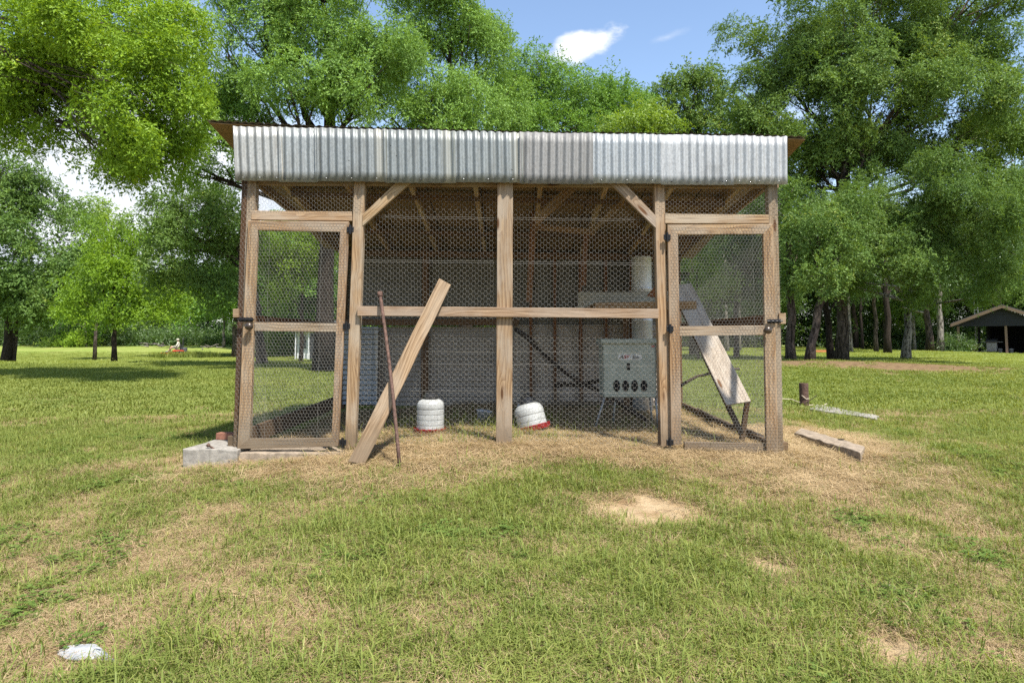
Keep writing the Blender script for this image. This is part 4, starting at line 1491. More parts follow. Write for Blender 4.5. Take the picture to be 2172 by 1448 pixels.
        tray = [(r * 0.3, 0.0), (r * 1.06, 0.0), (r * 1.19, 0.038), (r * 1.22, 0.042), (r * 1.22, 0.05), (r * 1.17, 0.048), (r * 1.04, 0.012), (r * 0.3, 0.012)]
        tr = MB().lathe(tray, 36, M, cap=False).build('tray', REDP, root, smooth_=False)
        for k in range(12):
            w = 2 * math.pi * k / 12
            MB().box(M @ Vector((r * 1.09 * math.cos(w), r * 1.09 * math.sin(w), 0.03)), (r * 0.18, 0.006, 0.036), M.to_3x3().to_4x4() @ Matrix.Rotation(w, 4, 'Z')).build('tray_fin', REDP, tr)
        return root
    feeder_jug('jug_feeder', 913, 917, 0.82, 28.5, 0.0, 4, 'upright white ribbed jug feeder with red tray beside the leaning plank', 0.295)
    feeder_jug('jug_feeder', 1132, 912, 0.95, 31, R(-14), 2, 'squat tilted white jug feeder with black cap standing in a red tray', 0.36)
    # plastic tub and white can
    c = P(1025, 893, 1.6); c.z = max(c.z, tz(c.x, 1.6))
    pr = [(0.06, 0.0), (0.09, 0.11), (0.095, 0.112), (0.095, 0.118), (0.086, 0.118), (0.056, 0.006), (0.001, 0.006)]
    o = MB().lathe(pr, 20, Matrix.Translation(c) @ Matrix.Rotation(R(8), 4, 'Y')).build('plastic_tub', plain('cloudy plastic', (0.55, 0.56, 0.57), 0.35), None, smooth_=True)
    tag(o, 'small translucent grey plastic tub standing in the weeds', 'tub')
    c = P(1106, 893, 1.35); c.z = tz(c.x, 1.35)
    o = MB().box(c + Vector((0, 0, 0.13)), (0.085, 0.085, 0.27), ch=0.012).build('white_canister', WHITEP, None)
    tag(o, 'tall plain white canister standing just behind the tilted jug feeder', 'canister')
    # big box feeder
    yf = 1.28
    s = (yf + D) / F
    fc = P(1336, 905, yf)
    fc.z = tz(fc.x, yf)
    bf = tag(empty('box_feeder', fc), 'grey green metal box feeder on splayed legs inside the run', 'feeder')
    bl, br_ = P(1281, 843, yf), P(1393, 844, yf)
    tl = P(1281, 727, yf)
    w = br_.x - bl.x; h = tl.z - bl.z
    cx, cz = (bl.x + br_.x) / 2, (bl.z + tl.z) / 2
    body = MB().box((cx, yf + 0.2, cz), (w, 0.40, h), ch=0.008).build('body', FEEDER, bf)
    lid = MB().box((cx - 0.005, yf + 0.195, tl.z + 0.018), (w + 0.04, 0.45, 0.05), ch=0.006).build('lid', FEEDER, bf)
    MB().box((P(1394, 780, yf).x + 0.004, yf - 0.002, cz), (0.018, 0.03, h)).build('corner_trim', ZINC_NEW, bf)
    for px in (1308, 1327, 1346, 1366):
        p = P(px, 818, yf - 0.003)
        MB().lathe([(0.001, 0), (1, 0), (1.05, 0.002), (1.05, -0.004), (0.001, -0.004)], 24, Matrix.Translation(p) @ Matrix.Rotation(R(90), 4, 'X') @ Matrix.Diagonal((6.6 * s, 11.5 * s, 1, 1))).build('feed_hole', HOLE, body)
    p = P(1333, 777, yf - 0.003)
    MB().box(p, (7 * s, 0.006, 14 * s), ch=0.002).build('lock_slot', HOLE, body)
    # decal with its lettering
    p = P(1336, 757, yf - 0.001)
    ww, hh = 52 * s, 12.5 * s
    prof = []
    for k in range(24):
        a_ = 2 * math.pi * k / 24
        prof.append((math.copysign(ww / 2 - hh / 2, math.cos(a_)) + hh / 2 * math.cos(a_), hh / 2 * math.sin(a_)))
    v = [(p.x + a_, p.y - 0.002, p.z + b_) for a_, b_ in prof] + [(p.x + a_, p.y + 0.004, p.z + b_) for a_, b_ in prof]
    f = [tuple(range(24))] + [(k, 24 + k, 24 + (k + 1) % 24, (k + 1) % 24) for k in range(24)]
    dec = MB().add(v, f).build('decal', LABELP, body)

    def text(body_, x, z, size, mat, y, shear=0.0, bold=0.0, sx=1.0):
        cu = bpy.data.curves.new('lettering', 'FONT')
        cu.body = body_; cu.size = size; cu.extrude = 0.0005; cu.shear = shear; cu.offset = bold
        cu.align_y = 'CENTER'
        tmp = bpy.data.objects.new('tmp', cu)
        COL.objects.link(tmp)
        bpy.context.view_layer.update()
        me = bpy.data.meshes.new_from_object(tmp.evaluated_get(bpy.context.evaluated_depsgraph_get()))
        bpy.data.objects.remove(tmp)
        ob = link('lettering', me, mat, dec, Matrix.Translation((x, y, z)) @ Matrix.Rotation(R(90), 4, 'X') @ Matrix.Diagonal((sx, 1, 1, 1)))
        ob.data.materials.clear(); ob.data.materials.append(mat)
        return ob
    yy = p.y - 0.0032
    text('A', p.x - 22.5 * s, p.z, 10 * s, INKB, yy, 0.3, 0.0012, 1.25)
    text('SF', p.x - 14 * s, p.z, 10 * s, INKR, yy, 0.3, 0.0012, 1.25)
    for k, l in enumerate(('ALL', 'SEASONS', 'FEEDERS')):
        text(l, p.x + 5 * s, p.z + (2.9 - 2.9 * k) * s, 3.6 * s, INKB, yy, 0.0, 0.0002, 1.1)
    MB().box(P(1385, 734, yf - 0.002), (6 * s, 0.003, 4 * s)).build('warning_sticker', INKR, body)
    for a_, b_, r_, yo in (((1284, 838), (1259, 905), 0.011, 0.02), ((1306, 838), (1299, 884), 0.011, 0.36), ((1390, 838), (1397, 908), 0.011, 0.02), ((1378, 838), (1384, 886), 0.011, 0.36)):
        A = P(*a_, yf + yo); B = P(*b_, yf + yo + (-0.04 if yo < 0.1 else 0.05))
        B.z = tz(B.x, B.y) - 0.01
        MB().tube([A, B], r_, 10).build('leg', ZINC, bf, smooth_=True)
    # galvanised duct standing in the rear corner
    dc = P(1362, 700, 3.2)
    rd = 21.5 * (3.2 + D) / F
    pr = []
    for k in range(5):
        z0 = 0.0 + k * 0.42
        pr += [(rd, z0), (rd, z0 + 0.385), (rd * 1.03, z0 + 0.39), (rd * 1.03, z0 + 0.41), (rd, z0 + 0.415)]
    o = MB().lathe(pr, 28, Matrix.Translation((dc.x, 3.2, tz(dc.x, 3.2)))).build('metal_duct', ZINC_NEW, None, smooth_=True)
    o.color = (1.5, 1.5, 1.5, 1)
    tag(o, 'shiny round galvanised duct standing upright behind the box feeder', 'duct')
    # ramp with its prop
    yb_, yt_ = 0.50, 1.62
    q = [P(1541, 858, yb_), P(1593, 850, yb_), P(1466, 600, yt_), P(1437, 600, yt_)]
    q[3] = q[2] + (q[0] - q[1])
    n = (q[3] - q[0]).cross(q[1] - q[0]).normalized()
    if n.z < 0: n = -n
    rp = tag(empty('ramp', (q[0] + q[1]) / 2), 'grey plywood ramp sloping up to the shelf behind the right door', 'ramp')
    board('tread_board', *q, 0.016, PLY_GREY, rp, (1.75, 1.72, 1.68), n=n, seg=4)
    k = 1.6
    back = [p - n * 0.02 for p in q]
    for a_, b_ in ((0, 3), (1, 2)):
        lo2 = back[a_] - (back[b_] - back[a_]).normalized() * (0.30 if a_ == 0 else 0.0)
        beam('bearer', lo2 + (q[1 - a_] - q[a_]).normalized() * 0.025, back[b_] + (q[1 - a_] - q[a_]).normalized() * 0.025, 0.045, 0.04, WOOD_DARK, rp, (0.5, 0.5, 0.5), n=n)
    foot = P(1568, 911, 0.52)
    foot.z = tz(foot.x, foot.y)
    beam('prop', q[1] + Vector((-0.03, 0.0, -0.02)), foot + Vector((0.015, 0, -0.02)), 0.045, 0.04, WOOD_DARK, rp, (0.5, 0.45, 0.42))
    # loose branches used as perches
    stick('perch_branch', [P(1095, 697, 2.6), P(1175, 770, 2.4), P(1235, 812, 2.2), P(1292, 842, 2.0), P(1372, 892, 1.75)], 0.034, STICK, 'long dark crooked branch slanting down across the run behind the box feeder', 'branch')
    stick('forked_log', [P(1180, 816, 2.5), P(1230, 816, 2.35), P(1278, 806, 2.2)], 0.032, STICK, 'thick short log resting level behind the left side of the box feeder', 'log')
    stick('curved_branch', [P(1436, 822, 1.5), P(1480, 798, 1.6), P(1515, 787, 1.7), P(1568, 782, 1.8)], 0.019, STICK, 'bare curved branch poking out behind the ramp', 'branch')
    zl = tz(0.3, 0.3) + 0.03
    stick('ground_branch', [lift(1478, 868, 0.04), lift(1520, 892, 0.04), lift(1560, 905, 0.04), lift(1618, 925, 0.02)], 0.022, STICK, 'dark branch lying on the floor of the run beneath the ramp', 'branch')
    # plastic bag scrap and a pane-like shard in the grass
    c = gh(188, 1402)
    rg = random.Random(5)
    n1, n2 = 22, 10
    v, f = [], []
    for j in range(n2 + 1):
        for i in range(n1 + 1):
            s_, t_ = i / n1, j / n2
            px = 122 + 132 * s_
            topy = 1386 - 16 * math.sin(math.pi * min(1, s_ * 1.25)) + (0 if s_ < 0.6 else (s_ - 0.6) * 70)
            boty = 1392 + 30 * s_ ** 1.2 + 8 * math.sin(s_ * 6)
            py = topy + (boty - topy) * t_ + 8
            g_ = ground_hit(px, py)
            v.append(Vector((g_.x, g_.y, g_.z + 0.022 + 0.026 * math.sin(math.pi * t_) * math.sin(math.pi * s_) + 0.004 * rg.random() + 0.004 * math.sin(s_ * 9 + t_ * 4))))
    for j in range(n2):
        for i in range(n1):
            a_ = j * (n1 + 1) + i
            f.append((a_, a_ + 1, a_ + n1 + 2, a_ + n1 + 1))
    m_ = sum(v, Vector()) / len(v)
    bagm = plain('thin white plastic film', (0.47, 0.48, 0.49), 0.4, 0, 0.2, 20, 0.5, 0.3, 0.86)
    o = mesh_obj('plastic_bag', [p - m_ for p in v], f, bagm, None, Matrix.Translation(m_), True)
    md = o.modifiers.new('thick', 'SOLIDIFY'); md.thickness = 0.0015
    tag(o, 'crumpled scrap of white plastic bag lying in the foreground grass', 'plastic bag')
    zz = gh(1890, 1245).z + 0.02
    o = board('tile_shard', lift(1866, 1228, zz), lift(1872, 1248, zz), lift(1918, 1264, zz), lift(1902, 1243, zz), 0.008, plain('grey slate', (0.30, 0.31, 0.29), 0.5), None, n=Vector((0, 0, 1)), seg=3)
    tag(o, 'thin grey shard half hidden in the grass by a bare patch', 'shard')


props()

# ------------------------------------------------------------------ trees
def scatter_crown(lobes, leaf, lai, nleaf, tint0=0.5):
    """sprig positions for a crown made of lobes (centre, radii)"""
    pos, rot, scl, tin = [], [], [], []
    per = nleaf * leaf * leaf * 0.25
    for c, rad in lobes:
        rx, ry, rz = rad
        area = math.pi * rx * rz
        n = max(30, int(lai * area / per))
        nc = 11 + int(RNG.random() * 6)
        u = RNG.normal(size=(nc, 3)); u /= np.linalg.norm(u, axis=1, keepdims=True)
        u *= (RNG.random((nc, 1)) ** 0.28) * RNG.uniform(0.82, 1.12, (nc, 1))
        cen = u * np.array([rx, ry, rz])
        rc = 0.36 * (rx + rz) / 2 * RNG.uniform(0.35, 1.3, nc)
        ct = np.clip(RNG.normal(tint0, 0.15, nc), 0, 1)
        wgt = rc ** 2; wgt /= wgt.sum()
        k = RNG.choice(nc, n, p=wgt)
        d = RNG.normal(size=(n, 3)); d /= np.linalg.norm(d, axis=1, keepdims=True)
        d *= RNG.random((n, 1)) ** 0.30
        d *= np.where(RNG.random((n, 1)) < 0.14, RNG.uniform(1.05, 1.6, (n, 1)), 1.0)
        off = d * rc[k][:, None] * np.array([1.15, 1.15, 0.75])
        p = cen[k] + off + np.array(c)
        outv = off / (rc[k][:, None] + 1e-6) + 0.9 * u[k]
        # leaves face outwards from their clump, so that each clump shades as one rounded mass
        zz = outv + np.array([0, 0, 0.35]) + RNG.normal(0, 0.5, (n, 3))
        zz /= np.linalg.norm(zz, axis=1, keepdims=True) + 1e-9
        xx = RNG.normal(size=(n, 3)) + np.array([0, 0, -0.5])
        xx -= zz * (xx * zz).sum(1, keepdims=True)
        xx /= np.linalg.norm(xx, axis=1, keepdims=True) + 1e-9
        yy = np.cross(zz, xx)
        rot.append(np.stack([np.arctan2(yy[:, 2], zz[:, 2]), -np.arcsin(np.clip(xx[:, 2], -1, 1)), np.arctan2(xx[:, 1], xx[:, 0])], 1))
        pos.append(p)
        scl.append(RNG.uniform(0.7, 1.25, n))
        tin.append(np.clip(ct[k] + RNG.normal(0, 0.12, n), 0, 1))
    return np.concatenate(pos), np.concatenate(rot), np.concatenate(scl), np.concatenate(tin)


def wiggle(a, b, n, amp, rr):
    pts = []
    for i in range(n + 1):
        s = i / n
        w = math.sin(math.pi * s)
        pts.append(a.lerp(b, s) + Vector((rr.uniform(-1, 1), rr.uniform(-1, 1), rr.uniform(-0.6, 0.6))) * amp * w)
    return pts


def add_trunk(mb, pts, radii, n, rr, bumpy=0.10):
    b = len(mb.v)
    mb.tube(pts, radii, n)
    for i in range(len(pts)):
        for k in range(n):
            q = Vector(mb.v[b + i * n + k]); c = pts[i]
            mb.v[b + i * n + k] = tuple(c + (q - c) * (1 + rr.uniform(-bumpy, bumpy)))


def make_tree(label, px, d, kind, lobes, trunk_r, bark, lean=(0, 0), leaf=None, lai=2.6, nleaf=30, tint=0.5, name='tree', group=None, fork=0.45, base=None, trunk_top=None, cat='tree', aspect=0.5, droop=0.25, low_limbs=True):
    g = base if base is not None else ground_at(px, d)
    root = empty(name, g)
    tag(root, label, cat, group)
    rr = random.Random(label + str(px))
    L = []
    for lb in lobes:
        lx, ly, rx, ry = lb[:4]
        dd = d + (lb[4] if len(lb) > 4 else 0)
        s = dd / F
        c = P(lx, ly, dd - D) - g
        L.append((c, (rx * s, max(rx, ry) * s * 0.9, ry * s)))
    leaf = 1.18 * (leaf or max(0.062, 0.0032 * d))
    lai *= 1.75
    pos, rot, scl, tin = scatter_crown([(tuple(c), r_) for c, r_ in L], leaf, lai, nleaf, tint)
    low = pos[:, 2] < 0.25
    pos[low, 2] = 0.25 + RNG.random(low.sum()) * 0.5
    me = points_mesh('crown', pos, rot, scl, tin)
    cr = scatter_obj('crown', me, sprig_group(kind, round(leaf, 3), nleaf, round(leaf * 7, 2), aspect, droop), root)
    cr['kind'] = 'stuff'
    trunk_r *= 0.64
    zc = [c.z for c, _ in L]
    ztop = trunk_top or (min(zc) + 0.35 * (max(zc) - min(zc)) if max(zc) > 2 else max(zc))
    top = Vector((lean[0], lean[1], ztop))
    nseg = 7
    tp = [Vector((lean[0] * (s ** 0.9), lean[1] * s, ztop * s)) + Vector((rr.uniform(-1, 1), rr.uniform(-1, 1), 0)) * trunk_r * 0.5 * math.sin(math.pi * s) for s in np.linspace(0, 1, nseg)]
    tp[0].z = -0.25
    mb = MB()
    tr = [trunk_r * (1.35 if i == 0 else 1.0) * (1 - 0.45 * i / (nseg - 1)) for i in range(nseg)]
    add_trunk(mb, tp, tr, 12, rr)
    for c, r_ in L:
        s = fork + (1 - fork) * rr.random()
        a = tp[0].lerp(top, s)
        if c.z < a.z and low_limbs:
            a = tp[0].lerp(top, max(0.35, s * 0.7))
        r0 = trunk_r * rr.uniform(0.3, 0.45)
        lp = wiggle(a, c, 6, 0.07 * (c - a).length, rr)
        mb.tube(lp, [r0 * (1 - 0.65 * i / 6) for i in range(7)], 7)
        for _ in range(5):
            e = c + Vector((rr.uniform(-1, 1) * r_[0], rr.uniform(-1, 1) * r_[1], rr.uniform(-0.7, 0.9) * r_[2])) * 0.85
            k0 = rr.randrange(3, 6)
            sp = wiggle(lp[k0], e, 4, 0.08 * (e - lp[k0]).length, rr)
            mb.tube(sp, [r0 * 0.35 * (1 - 0.75 * i / 4) for i in range(5)], 5)
    mesh_obj('trunk', mb.v, mb.f, bark, None, Matrix.Identity(4), True)
    t = bpy.context.scene.collection.objects[-1]
    t.parent = root
    return root


def trees():
    T = make_tree
    # overhanging tree on the left, its trunk outside the picture
    T('yellow green elm whose sunlit boughs hang over the left of the coop', -330, 15, 'bright',
      [(60, 70, 150, 100, 0), (230, 50, 150, 100, -1), (330, 140, 105, 105, -1), (110, 190, 140, 65, 0), (270, 235, 120, 65, -1), (190, 290, 90, 34, 0), (290, 320, 75, 38, -1), (385, 230, 55, 70, 0), (20, 150, 90, 80, 0), (395, 60, 70, 70, 0), (20, 300, 60, 18, 0), (240, 350, 60, 22, 0), (330, 375, 60, 18, 1), (-120, 120, 160, 120, 0), (310, 285, 95, 45, 0), (390, 300, 45, 45, 0), (250, 335, 80, 30, -0.5), (150, 130, 120, 80, 1), (300, 60, 110, 80, 1), (80, 250, 90, 35, 0)],
      0.2, BARK, leaf=0.062, lai=2.7, tint=0.42, fork=0.85, trunk_top=9.5, droop=0.45, low_limbs=False)
    # big live oaks right behind the coop
    T('broad live oak with dark limbs rising straight behind the coop roof', 690, 20, 'oak',
      [(560, 70, 120, 105, 0), (690, 60, 120, 110, -1), (820, 90, 95, 110, 0), (610, 180, 130, 60, -1.5), (760, 190, 105, 70, -1), (480, 120, 80, 110, 1), (440, 300, 80, 45, 0), (690, -50, 150, 60, 0), (520, 250, 70, 40, 1), (560, -30, 120, 60, 1), (430, 360, 80, 22, 1)],
      0.42, BARK_D, leaf=0.072, lai=2.9, tint=0.58)
    T('rounded live oak crown standing right of the broad oak behind the roof', 990, 25, 'oak',
      [(930, 50, 95, 100, 0), (1010, 110, 75, 100, 1), (890, 190, 80, 70, -1), (980, 210, 90, 75, -1), (900, -30, 120, 60, 0), (1055, 215, 60, 75, 1), (830, 250, 80, 38, -1), (930, 260, 90, 36, -2)],
      0.4, BARK_D, lai=2.9, tint=0.66)
    T('middle sized green tree below the small white cloud', 1180, 32, 'mid',
      [(1150, 185, 60, 80, 0), (1215, 205, 65, 65, 0), (1290, 235, 70, 55, 1), (1120, 250, 60, 50, -1), (1220, 270, 80, 40, -1), (1125, 140, 45, 48, 0), (1265, 195, 60, 50, 1), (1335, 230, 50, 45, 2), (1085, 190, 45, 60, 1)],
      0.3, BARK, lai=2.9, tint=0.55)
    T('lime green sapling crown peeping over the middle of the roof', 1350, 27, 'lime',
      [(1345, 255, 55, 42, 0), (1395, 262, 45, 38, 0), (1305, 275, 38, 28, 0), (1350, 330, 60, 60, 0)], 0.14, BARK, lai=2.6, tint=0.5)
    T('loose topped olive green tree in front of the blue sky gap', 1470, 38, 'elm',
      [(1440, 195, 60, 45, 0), (1505, 185, 55, 45, 0), (1395, 215, 45, 40, 1), (1560, 235, 55, 55, 0), (1420, 250, 60, 45, 0), (1500, 270, 70, 50, 0), (1480, 150, 35, 26, 0), (1380, 245, 35, 40, 2)], 0.3, BARK, lai=2.2, tint=0.62)
    # trees seen through the wire of the doors
    T('light green small tree seen through the netting of the left door', 640, 27, 'bright',
      [(650, 545, 80, 55, 0), (600, 590, 60, 50, 0), (690, 500, 60, 40, 0), (580, 520, 50, 40, 0)], 0.13, BARK_D, lai=2.4, tint=0.35)
    T('lime bush seen through the netting of the right door', 1480, 30, 'lime',
      [(1485, 560, 38, 45, 0), (1520, 600, 30, 35, 0), (1470, 520, 30, 30, 0)], 0.08, BARK_D, lai=2.0, tint=0.5)
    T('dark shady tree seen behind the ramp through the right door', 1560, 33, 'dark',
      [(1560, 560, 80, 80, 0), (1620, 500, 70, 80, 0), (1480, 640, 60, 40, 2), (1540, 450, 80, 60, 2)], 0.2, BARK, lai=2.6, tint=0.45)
    # right side
    T('huge spreading elm with dark trunk towering at the right of the coop', 1781, 26.5, 'elm',
      [(1640, 120, 95, 90, 0), (1760, 70, 120, 105, -1), (1900, 60, 130, 110, 0), (2060, 80, 130, 120, 0), (1700, 235, 120, 75, -1), (1850, 200, 125, 90, -1), (2010, 210, 140, 90, -1), (1620, 310, 70, 60, 1), (1760, 340, 100, 50, 0), (2130, 250, 110, 90, 0), (1850, -50, 200, 60, 0), (1590, 200, 60, 70, 0), (2080, -40, 140, 60, 0), (1900, 310, 120, 55, 1), (2060, 320, 110, 60, 1), (1690, 320, 100, 60, 1), (1820, 290, 110, 55, 1), (2150, 340, 90, 60, 2), (1640, 400, 70, 60, 2), (1590, 270, 50, 40, 1), (1980, 130, 120, 80, 1), (1700, 160, 90, 70, 1)],
      0.34, BARK, lean=(0.4, 0), lai=2.7, tint=0.5, fork=0.55, trunk_top=8.5)
    T('drooping cedar elm with yellowish twig tips in front of the carport', 1916, 31.5, 'elm',
      [(1830, 470, 85, 75, -7), (1940, 420, 100, 70, -7), (2060, 420, 105, 85, -8), (2140, 500, 80, 80, -8), (1890, 545, 95, 60, -7), (2010, 540, 95, 60, -7), (1745, 540, 65, 70, -5), (2120, 600, 70, 40, -7), (1715, 430, 60, 70, -3), (2000, 360, 60, 50, -8), (1800, 600, 55, 28, -5), (1950, 620, 60, 22, -6), (2160, 420, 70, 70, -7)],
      0.30, BARK_P, lean=(0.55, 0), lai=2.3, tint=0.5, fork=0.6, trunk_top=4.2, droop=0.5, leaf=0.066)
    T('straight grey trunked elm next to the right end of the coop', 1676, 24, 'elm',
      [(1690, 500, 60, 60, -0.5), (1720, 440, 60, 60, 2), (1660, 420, 55, 50, 0), (1672, 565, 45, 38, -0.6)], 0.26, BARK, lai=2.2, tint=0.45, trunk_top=4.5)
    T('leaning brown elm on the worn bare earth', 1712, 22.3, 'elm',
      [(1780, 520, 60, 55, 0), (1820, 450, 60, 60, 1), (1750, 575, 50, 40, -0.6), (1730, 480, 60, 55, 0)], 0.24, BARK, lean=(0.8, 0), lai=2.2, tint=0.5, trunk_top=3.3)
    T('dark forked trunk elm between the leaning and the towering elm', 1762, 29, 'dark',
      [(1740, 500, 70, 60, 1), (1800, 530, 50, 50, 2)], 0.24, BARK_D, lean=(-0.3, 0), lai=2.2, tint=0.4, trunk_top=4.5)
    for px, d, r_, bk, lean, lab in ((1801, 46, 0.24, BARK_P, 0.05, 'slim pale trunk tree right behind the towering elm'), (1856, 47, 0.22, BARK, 0.0, 'thin grey brown trunk tree in the woodland shade left of the drooping elm'),
                                     (1880, 43, 0.33, BARK_D, 0.1, 'near black trunk tree with a low side limb behind the drooping elm'), (1968, 52, 0.42, BARK, 0.0, 'stout grey trunk tree left of the carport, paler neighbour beside it'),
                                     (1991, 50, 0.37, BARK_P, 0.15, 'pale grey straight trunk tree nearest the carport eave'), (1540, 48, 0.25, BARK_P, 0.0, 'slim pale trunk seen through the right door behind the ramp'), (1566, 52, 0.25, BARK_P, 0.1, 'second slim pale trunk seen through the right door beside the ramp'),
                                     (1826, 60, 0.2, BARK_D, 0.0, 'thin dark trunk deep in the woodland behind the elms')):
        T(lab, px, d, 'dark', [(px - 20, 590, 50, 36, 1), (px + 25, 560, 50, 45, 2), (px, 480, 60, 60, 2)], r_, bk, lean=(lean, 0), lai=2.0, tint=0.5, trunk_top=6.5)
    # left side
    T('rounded elm with twin dark trunks at the edge of the left lawn', 16, 38, 'elm',
      [(60, 450, 90, 85, 0), (-30, 420, 90, 100, 0), (140, 530, 65, 75, 0), (50, 560, 110, 75, -1), (-20, 600, 90, 60, -1), (150, 610, 60, 45, -1), (30, 370, 70, 45, 0), (100, 640, 80, 40, 0)],
      0.38, BARK_D, lai=2.8, tint=0.4, trunk_top=4.0)
    g = ground_at(30, 38.4)
    T('grey companion trunk leaning beside the rounded elm on the left', 31, 38.6, 'mid', [(40, 620, 55, 35, 0), (90, 600, 45, 30, 0)], 0.26, BARK, lean=(0.2, 0), lai=2.0, tint=0.45, trunk_top=3.2)
    T('upright bright green elm with slim dark trunk on the left lawn', 247, 31, 'bright',
      [(235, 515, 55, 50, 0), (295, 590, 70, 55, 0), (215, 600, 55, 55, 0), (355, 620, 65, 45, 1), (290, 500, 45, 45, 1), (180, 640, 50, 35, 0), (280, 650, 70, 28, 0)],
      0.19, BARK_D, lean=(-0.2, 0), lai=2.5, tint=0.2, trunk_top=3.8)
    T('grey green tree whose crown rises beside the left roof corner', 560, 25, 'elm',
      [(345, 465, 65, 50, 0), (430, 435, 75, 42, 0), (420, 530, 80, 65, 0), (490, 480, 50, 70, 0), (350, 560, 60, 45, 0), (470, 600, 50, 45, 0)],
      0.3, BARK, lean=(-0.6, 0), lai=2.6, tint=0.55)
    T('pale trunk tree standing past the mower near the coop post', 476, 84, 'mid', [(470, 620, 70, 45, 0), (410, 640, 60, 40, 0), (520, 600, 60, 50, 0), (540, 640, 50, 40, 0)], 0.28, BARK_P, lai=2.4, tint=0.5, trunk_top=5)
    T('low leaning grey trunk tree behind the slim dark trunk elm', 186, 86, 'mid', [(170, 640, 60, 40, 0), (120, 650, 60, 35, 0), (220, 650, 50, 30, 0)], 0.3, BARK_P, lean=(-0.5, 0), lai=2.3, tint=0.5, trunk_top=4)
    T('yellow green tree filling the gap behind the left lawn trees', 205, 55, 'lime', [(195, 470, 40, 45, 0), (225, 540, 40, 50, 0), (240, 470, 30, 30, 0)], 0.2, BARK, lai=2.2, tint=0.4)
    # far woodland: copies of three kinds
    protos = []
    protos_lab = ('dark green woodland tree', 'mid green rounded woodland tree', 'tall olive green woodland tree')
    for k, (kind, h, lab) in enumerate((('dark', 13, 'dark green woodland tree in the far tree line'), ('mid', 11, 'mid green rounded tree in the far tree line'), ('elm', 15, 'tall olive green tree in the far tree line'))):
        d = 90
        pr = h * F / d
        rr = random.Random(k)
        lb = []
        for i in range(9):
            lb.append((1086 + rr.uniform(-50, 50), 718 - pr * rr.uniform(0.28, 0.9), rr.uniform(32, 52), rr.uniform(26, 40), rr.uniform(-2.5, 2.5)))
        t = make_tree(lab, 1086, d, kind, lb, 0.3, (BARK_D, BARK, BARK_P)[k], leaf=0.2, lai=2.3, tint=0.45, base=Vector((0, 84, 0)), trunk_top=h * 0.6, group='trees of the far wood', name='far_tree')
        protos.append((t, h))
    rr = random.Random(4)
    spots = []
    for px in range(-240, 480, 62):
        spots.append((px, rr.uniform(96, 108), rr.choice((0, 1, 0)), rr.uniform(8.5, 10.5)))
    for px in range(500, 1420, 80):
        spots.append((px, rr.uniform(62, 80), rr.choice((0, 1, 2)), rr.uniform(11, 14)))
    for px in range(1440, 2480, 62):
        spots.append((px, rr.uniform(66, 84), rr.choice((0, 0, 2)), rr.uniform(11, 16)))
    for px in range(1460, 2480, 90):
        spots.append((px, rr.uniform(92, 112), 0, rr.uniform(14, 18)))
    used = set()
    for px, d, k, h in spots:
        t, h0 = protos[k]
        g = ground_at(px, d)
        c = t if k not in used else copy_tree(t)
        used.add(k)
        s = h / h0
        c.location = g
        c.scale = (s * rr.uniform(0.95, 1.3), s * rr.uniform(0.95, 1.2), s)
        c.rotation_euler = (0, 0, rr.uniform(0, 6.28))
        c['label'] = protos_lab[k] + (' behind the left lawn' if px < 490 else ' behind the coop' if px < 1430 else ' behind the elms and carport')
    # undergrowth at the foot of the wood and bushes in the open
    n = 26000
    px = RNG.uniform(-300, 2500, n)
    d = np.where(px < 560, RNG.uniform(88, 112, n), RNG.uniform(72, 100, n))
    x = (px - 1086) / F * d; y = d - D
    hmax = (1.2 + 4.2 * sstep(0.3, 0.7, fbm(x / 6, y / 6, 201, 3))) * (1 + 1.3 * sstep(10, 25, x))
    z = terrain(x, y) + RNG.random(n) ** 0.8 * hmax
    me = points_mesh('undergrowth', np.stack([x, y, z], 1), np.stack([RNG.normal(0, .4, n), RNG.normal(0, .4, n), RNG.uniform(0, 6.28, n)], 1), RNG.uniform(1.1, 1.9, n), np.clip(fbm(x / 4, y / 4, 211, 2) + RNG.normal(0, .12, n), 0, 1))
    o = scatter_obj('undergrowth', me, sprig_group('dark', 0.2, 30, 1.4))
    tag(o, 'dark leafy undergrowth along the foot of the far wood', 'undergrowth', kind='stuff')

    def bush(px, py, rx, ry, d, kind, label, name='bush'):
        make_tree(label, px, d, kind, [(px, py, rx, ry, 0), (px + rx * 0.6, py + ry * 0.3, rx * 0.6, ry * 0.7, 0), (px - rx * 0.6, py + ry * 0.3, rx * 0.6, ry * 0.7, 0)], 0.04, BARK_D, lai=2.6, tint=0.55, trunk_top=0.6, name=name, cat='bush', leaf=max(0.06, 0.002 * d))
    bush(120, 726, 22, 9, 86, 'lime', 'pale yellow green low bush left of the wide bright bush')
    bush(170, 716, 26, 16, 86, 'bright', 'wide bright green bush by the far wood on the left')
    bush(600, 722, 30, 22, 70, 'bright', 'feathery green bush seen low through the left door')
    bush(2012, 744, 11, 10, 50, 'dark', 'small dark round shrub by the carport post')
    bush(2036, 730, 14, 18, 50, 'dark', 'leggy dark shrub under the left carport eave')


trees()

